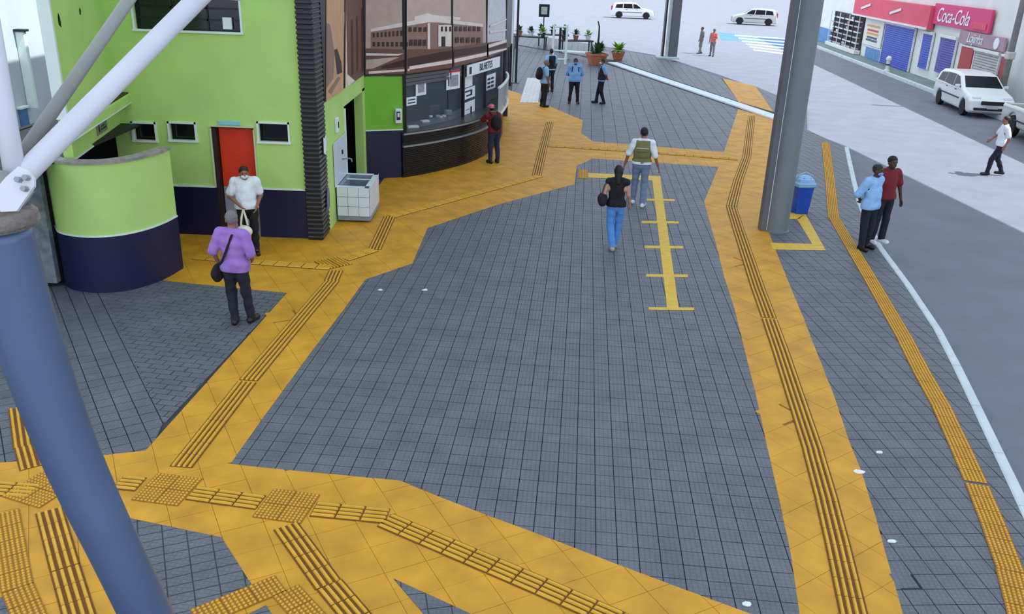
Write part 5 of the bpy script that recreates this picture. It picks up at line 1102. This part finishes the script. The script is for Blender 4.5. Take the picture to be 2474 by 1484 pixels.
vehicle('parked_pickup', 'silver pickup truck parked behind the white hatchback at the right edge', 'pickup', (p2[0], p2[1], -.15), hd_, M_CARG, 4.3)
p3 = g2(1530, 46, -.15); vehicle('street_car', 'white car on the far street seen at the top left of the far column', 'hatch', (p3[0], p3[1] + 1.2, -.15), -.08, M_CARW, 4.4)
p3 = g2(1790, 60, -.15); vehicle('street_car', 'white car on the far street with its wheel by the crossing', 'hatch', (p3[0] + 1.5, p3[1] + .9, -.15), math.pi - .28, M_CARG, 4.4)
# crossing stripes on the far street
cr = struct(ob('crossing', None), 'white striped crossing on the far street with its bluish shade painted on')
M_CRSHADE = mat('crossing_shade_paint', (70, 120, 190), .8, .15, 1)  # bluish shade over the crossing, painted as a flat field
m = MB(); m.prism([g2(*p, -.15) for p in ((1732, 78), (1900, 92), (1960, 112), (1960, 128), (1820, 100), (1745, 98))], -.15, -.146); m.build('shade_field', M_CRSHADE, cr)
for k in range(6):
    a_ = k * 9; m = MB(); m.prism([g2(*p, -.15) for p in ((1775 + a_, 84 + k * 7), (1960, 97 + k * 8), (1960, 100 + k * 8), (1775 + a_, 87 + k * 7))], -.15, -.142); m.build('stripe', M_WHITEKERB, cr)
# lane marks and kerb shadow-less scraps on the sunlit road
for k, (a_, b_3) in enumerate((((2335, 490), (2474, 565)),)): pass

# ---- planters and pots near the far kerb
M_TERRA = mat('terracotta', (176, 104, 74), .8, .2, 6); M_LEAF = mat('leaf_green', (44, 84, 40), .6, .3, 8); M_LEAF2 = mat('leaf_lime', (128, 170, 50), .6, .25, 8); M_SOIL = mat('soil', (44, 34, 28), .95, .2, 9); M_BARK = mat('bark', (60, 46, 38), .9, .3, 12)
def leaves(mb, c, n, rad, size, up=.5, seed=0):
    rr = random.Random(seed)
    for _ in range(n):
        a = rr.uniform(0, 6.283); e = rr.uniform(-.2, 1.2) * up; d = Vector((math.cos(a) * math.cos(e), math.sin(a) * math.cos(e), math.sin(e))); o = Vector(c) + d * rad * rr.uniform(.1, .6); t = d; w = t.cross(Vector((0, 0, 1))).normalized() * size * .22; L = size * rr.uniform(.7, 1.3); dr = Vector((0, 0, -.12 * L))
        V = [o - w * .3, o + w * .3, o + t * L * .5 + w, o + t * L * .5 - w, o + t * L + dr]; nrm = w.cross(t).normalized() * .004
        mb.add([tuple(v) for v in V] + [tuple(v + nrm) for v in V], [(0, 1, 2, 3), (3, 2, 4), (5, 8, 7, 6), (8, 9, 7)])
p = g2(1440, 157); pt = thing('square_planter', 'large square terracotta planter with a tall cactus-like plant', 'planter', (p[0], p[1], 0), .25); pt.scale = (.52, .52, .68)
MB().lathe([(.62, 0), (.65, .05), (.9, .75), (.98, .76), (.98, .9), (.86, .9), (.84, .82)], n=16, sq=.85).build('pot', M_TERRA, pt); MB().lathe([(.8, .8), (.8, .84)], n=12, sq=.8).build('soil', M_SOIL, pt)
MB().tube([(0, 0, .8), (.05, 0, 1.5), (.12, .05, 2.2), (.08, 0, 2.9), (-.1, 0, 3.3)], [.13, .12, .1, .08, .06], 8).build('stem', M_BARK, pt)
MB().tube([(-.4, 0, .8), (-.5, 0, 1.3), (-.75, 0, 1.75)], [.1, .1, .05], 8).build('stem', M_LEAF, pt)
m = MB(); leaves(m, (.1, 0, .9), 60, .5, .75, 1.0, 3); leaves(m, (.5, 0, 1.2), 30, .3, .5, 1, 5); o = m.build('foliage', M_LEAF, pt); o['kind'] = 'stuff'
p = g2(1488, 145); pt = thing('potted_shrub', 'small terracotta pot with a lime green shrub beside the square planter', 'plant pot', (p[0] + .1, p[1], 0)); pt.scale = (.62, .62, .7)
MB().lathe([(.35, 0), (.42, .06), (.58, .55), (.62, .56), (.62, .66), (.52, .66)], n=18).build('pot', M_TERRA, pt); MB().lathe([(.5, .58), (.5, .62)], n=14).build('soil', M_SOIL, pt)
m = MB(); leaves(m, (0, 0, .75), 90, .5, .6, .9, 8); o = m.build('foliage', M_LEAF2, pt); o['kind'] = 'stuff'
# plant tables with small pots
M_TBL = mat('table_dark', (50, 52, 54), .6, .2, 4)
for ti, (px, py) in enumerate(((1282, 118), (1335, 112), (1390, 128))):
    p = g2(px, py); tbn = ('left', 'middle', 'right')[ti]; t_ = thing('plant_table', f'dark low table for plants near the far kerb, {tbn} one', 'table', (p[0], p[1], 0), -.2 + .2 * ti, 'plant tables')
    MB().box((0, 0, .72), (2.0, .8, .07), bev=.015).build('table_top', M_TBL, t_)
    for sx in (-.9, .9):
        for sy in (-.3, .3): MB().box((sx, sy, .345), (.07, .07, .69)).build('leg', M_TBL, t_)
    for q in range(3):
        v = Vector((-.75 + q * .75, random.uniform(-.1, .1), 0)); v.rotate(Matrix.Rotation(t_.rotation_euler[2], 3, 'Z')); word = ('first', 'second', 'third')[q]
        pp = thing('potted_plant', f'{word} small potted plant on the {tbn} dark table', 'plant', (p[0] + v.x, p[1] + v.y, .757), 0, 'potted plants on the dark tables')
        MB().lathe([(.1, 0), (.12, .02), (.17, .22), (.18, .24), (.15, .24)], n=12).build('pot', (M_TERRA, M_SHOPW, M_TBL)[(q + ti) % 3], pp)
        m = MB(); leaves(m, (0, 0, .28), 34, .14, .3, 1.3, 20 + ti * 4 + q); o = m.build('foliage', (M_LEAF, M_LEAF, M_LEAF2)[q], pp); o['kind'] = 'stuff'
p = g2(1312, 92); sgp = thing('sign_stand', 'small dark framed sign on a post behind the plant tables', 'sign', (p[0], p[1], 0)); MB().tube([(0, 0, 0), (0, 0, 1.5)], .04, 8).build('post', M_BLACK, sgp); MB().box((0, 0, 1.85), (.75, .05, .85), bev=.02).build('board', M_BLACK, sgp); MB().box((0, -.03, 1.85), (.42, .02, .5)).build('face', M_SHGREY, sgp); MB().lathe([(.25, 0), (.25, .03), (.05, .05)], n=14).build('foot', M_BLACK, sgp)
# white rail gate
p = g2(1350, 155); rg = thing('rail_gate', 'white rail gate behind the waiting men', 'gate', (p[0], p[1], 0), .1)
for sx in (-.35, .35): MB().tube([(sx, 0, 0), (sx, 0, 2.0)], .06, 10).build('post', M_WHITE, rg)
for z in (.25, .7, 1.9): MB().tube([(-.35, 0, z), (.35, 0, z)], .045, 8).build('rail', M_WHITE, rg)
MB().box((0, 0, 1.3), (.12, .05, 1.1)).build('centre_bar', M_BLACK, rg)
p = g2(1405, 146); bw_ = thing('white_bench', 'low white bench left of the square planter', 'bench', (p[0], p[1], 0), -.35); MB().box((0, 0, .42), (2.2, .5, .1), bev=.02).build('seat', M_WHITE, bw_)
for sx in (-.85, .85): MB().box((sx, 0, .185), (.14, .45, .37), bev=.02).build('leg', M_WHITE, bw_)
# thin post with yellow base by the mural end
p = g2(1246, 200); tp = thing('thin_post', 'thin dark post beside the end of the ticket office', 'post', (p[0], p[1], 0)); MB().tube([(0, 0, 0), (0, 0, 6)], .05, 10).build('shaft', M_BLACK, tp); MB().tube([(-.22, 0, 0), (-.22, 0, 6)], .05, 10).build('rail', M_WHITE, tp); MB().box((-.1, 0, .01), (.5, .25, .02)).build('foot', M_BLACK, tp)
# ================================================================== LEFT BACKGROUND
M_PALEW = mat('pale_wall', (196, 200, 206), .85, .06, 1)
struct(MB().box((-13.4, 17, 4), (.3, 26, 8.2)).build('wall_outer', M_PALEW), 'pale boundary wall left of the green building')
struct(MB().box((-11.2, 14, .0), (4.1, 20, .03)).build('side_path', mat('pale_concrete', (150, 158, 160), .85, .2, 2)), 'pale concrete path beside the green building')

# ================================================================== LITTER
for lab, px, py, sz in (('white scrap of paper on the grey paving left of centre', 1027, 702, .07), ('small pale scrap on the grey paving next to the larger white scrap', 918, 702, .05), ('white scrap on the right edge of the long yellow band', 2074, 1142, .09), ('tiny white scrap on the paving below the long yellow band', 2154, 1310, .05), ('white scrap near the lower yellow band', 1806, 1462, .06), ('white scrap on the paving between yellow band and kerb', 2125, 1095, .05)):
    p = g2(px, py); o = thing('paper_scrap', lab, 'litter', (p[0], p[1], .003)); rr = random.Random(px); n = 7
    P = [(sz * rr.uniform(.5, 1) * math.cos(k * 6.283 / n), sz * .6 * rr.uniform(.5, 1) * math.sin(k * 6.283 / n)) for k in range(n)]
    MB().prism(P, 0, .012, bottom=True).build('crumpled_sheet', M_PAPER, o); MB().prism([(x * .5 + .01, y * .5) for x, y in P], .012, .022).build('fold', M_PAPER, o)

OA, OB = np.array([-13.25, 30.0]), np.array([-13.25, 4.0])
def outer(nm, lab, cat, x0, y0, x1, y1, mate, th, frame=None):
    s0, z1 = vplane(OA, OB, x0, y0); s1, z0 = vplane(OA, OB, x1, y1); r = thing(nm, lab, cat, (-13.245, 30 - (s0 + s1) / 2, z0))
    MB().box((th / 2, 0, (z1 - z0) / 2), (th, abs(s1 - s0), z1 - z0), bev=.02).build('panel', mate, r)
    MB().box((th * .6, 0, z1 - z0 + .03), (th * 1.2, abs(s1 - s0) + .1, .06), bev=.01).build('top_trim', frame or M_WHITE, r); return r
outer('wall_cabinet', 'tall white cabinet on the pale boundary wall at the left', 'cabinet', 40, 75, 66, 262, M_WHITE, .25, M_BLACK)
outer('meter_cupboard', 'blue cupboard below the white cabinet on the boundary wall', 'cupboard', 42, 264, 68, 332, mat('blue_panel_paint', (70, 110, 160), .6, .15, 4), .12)
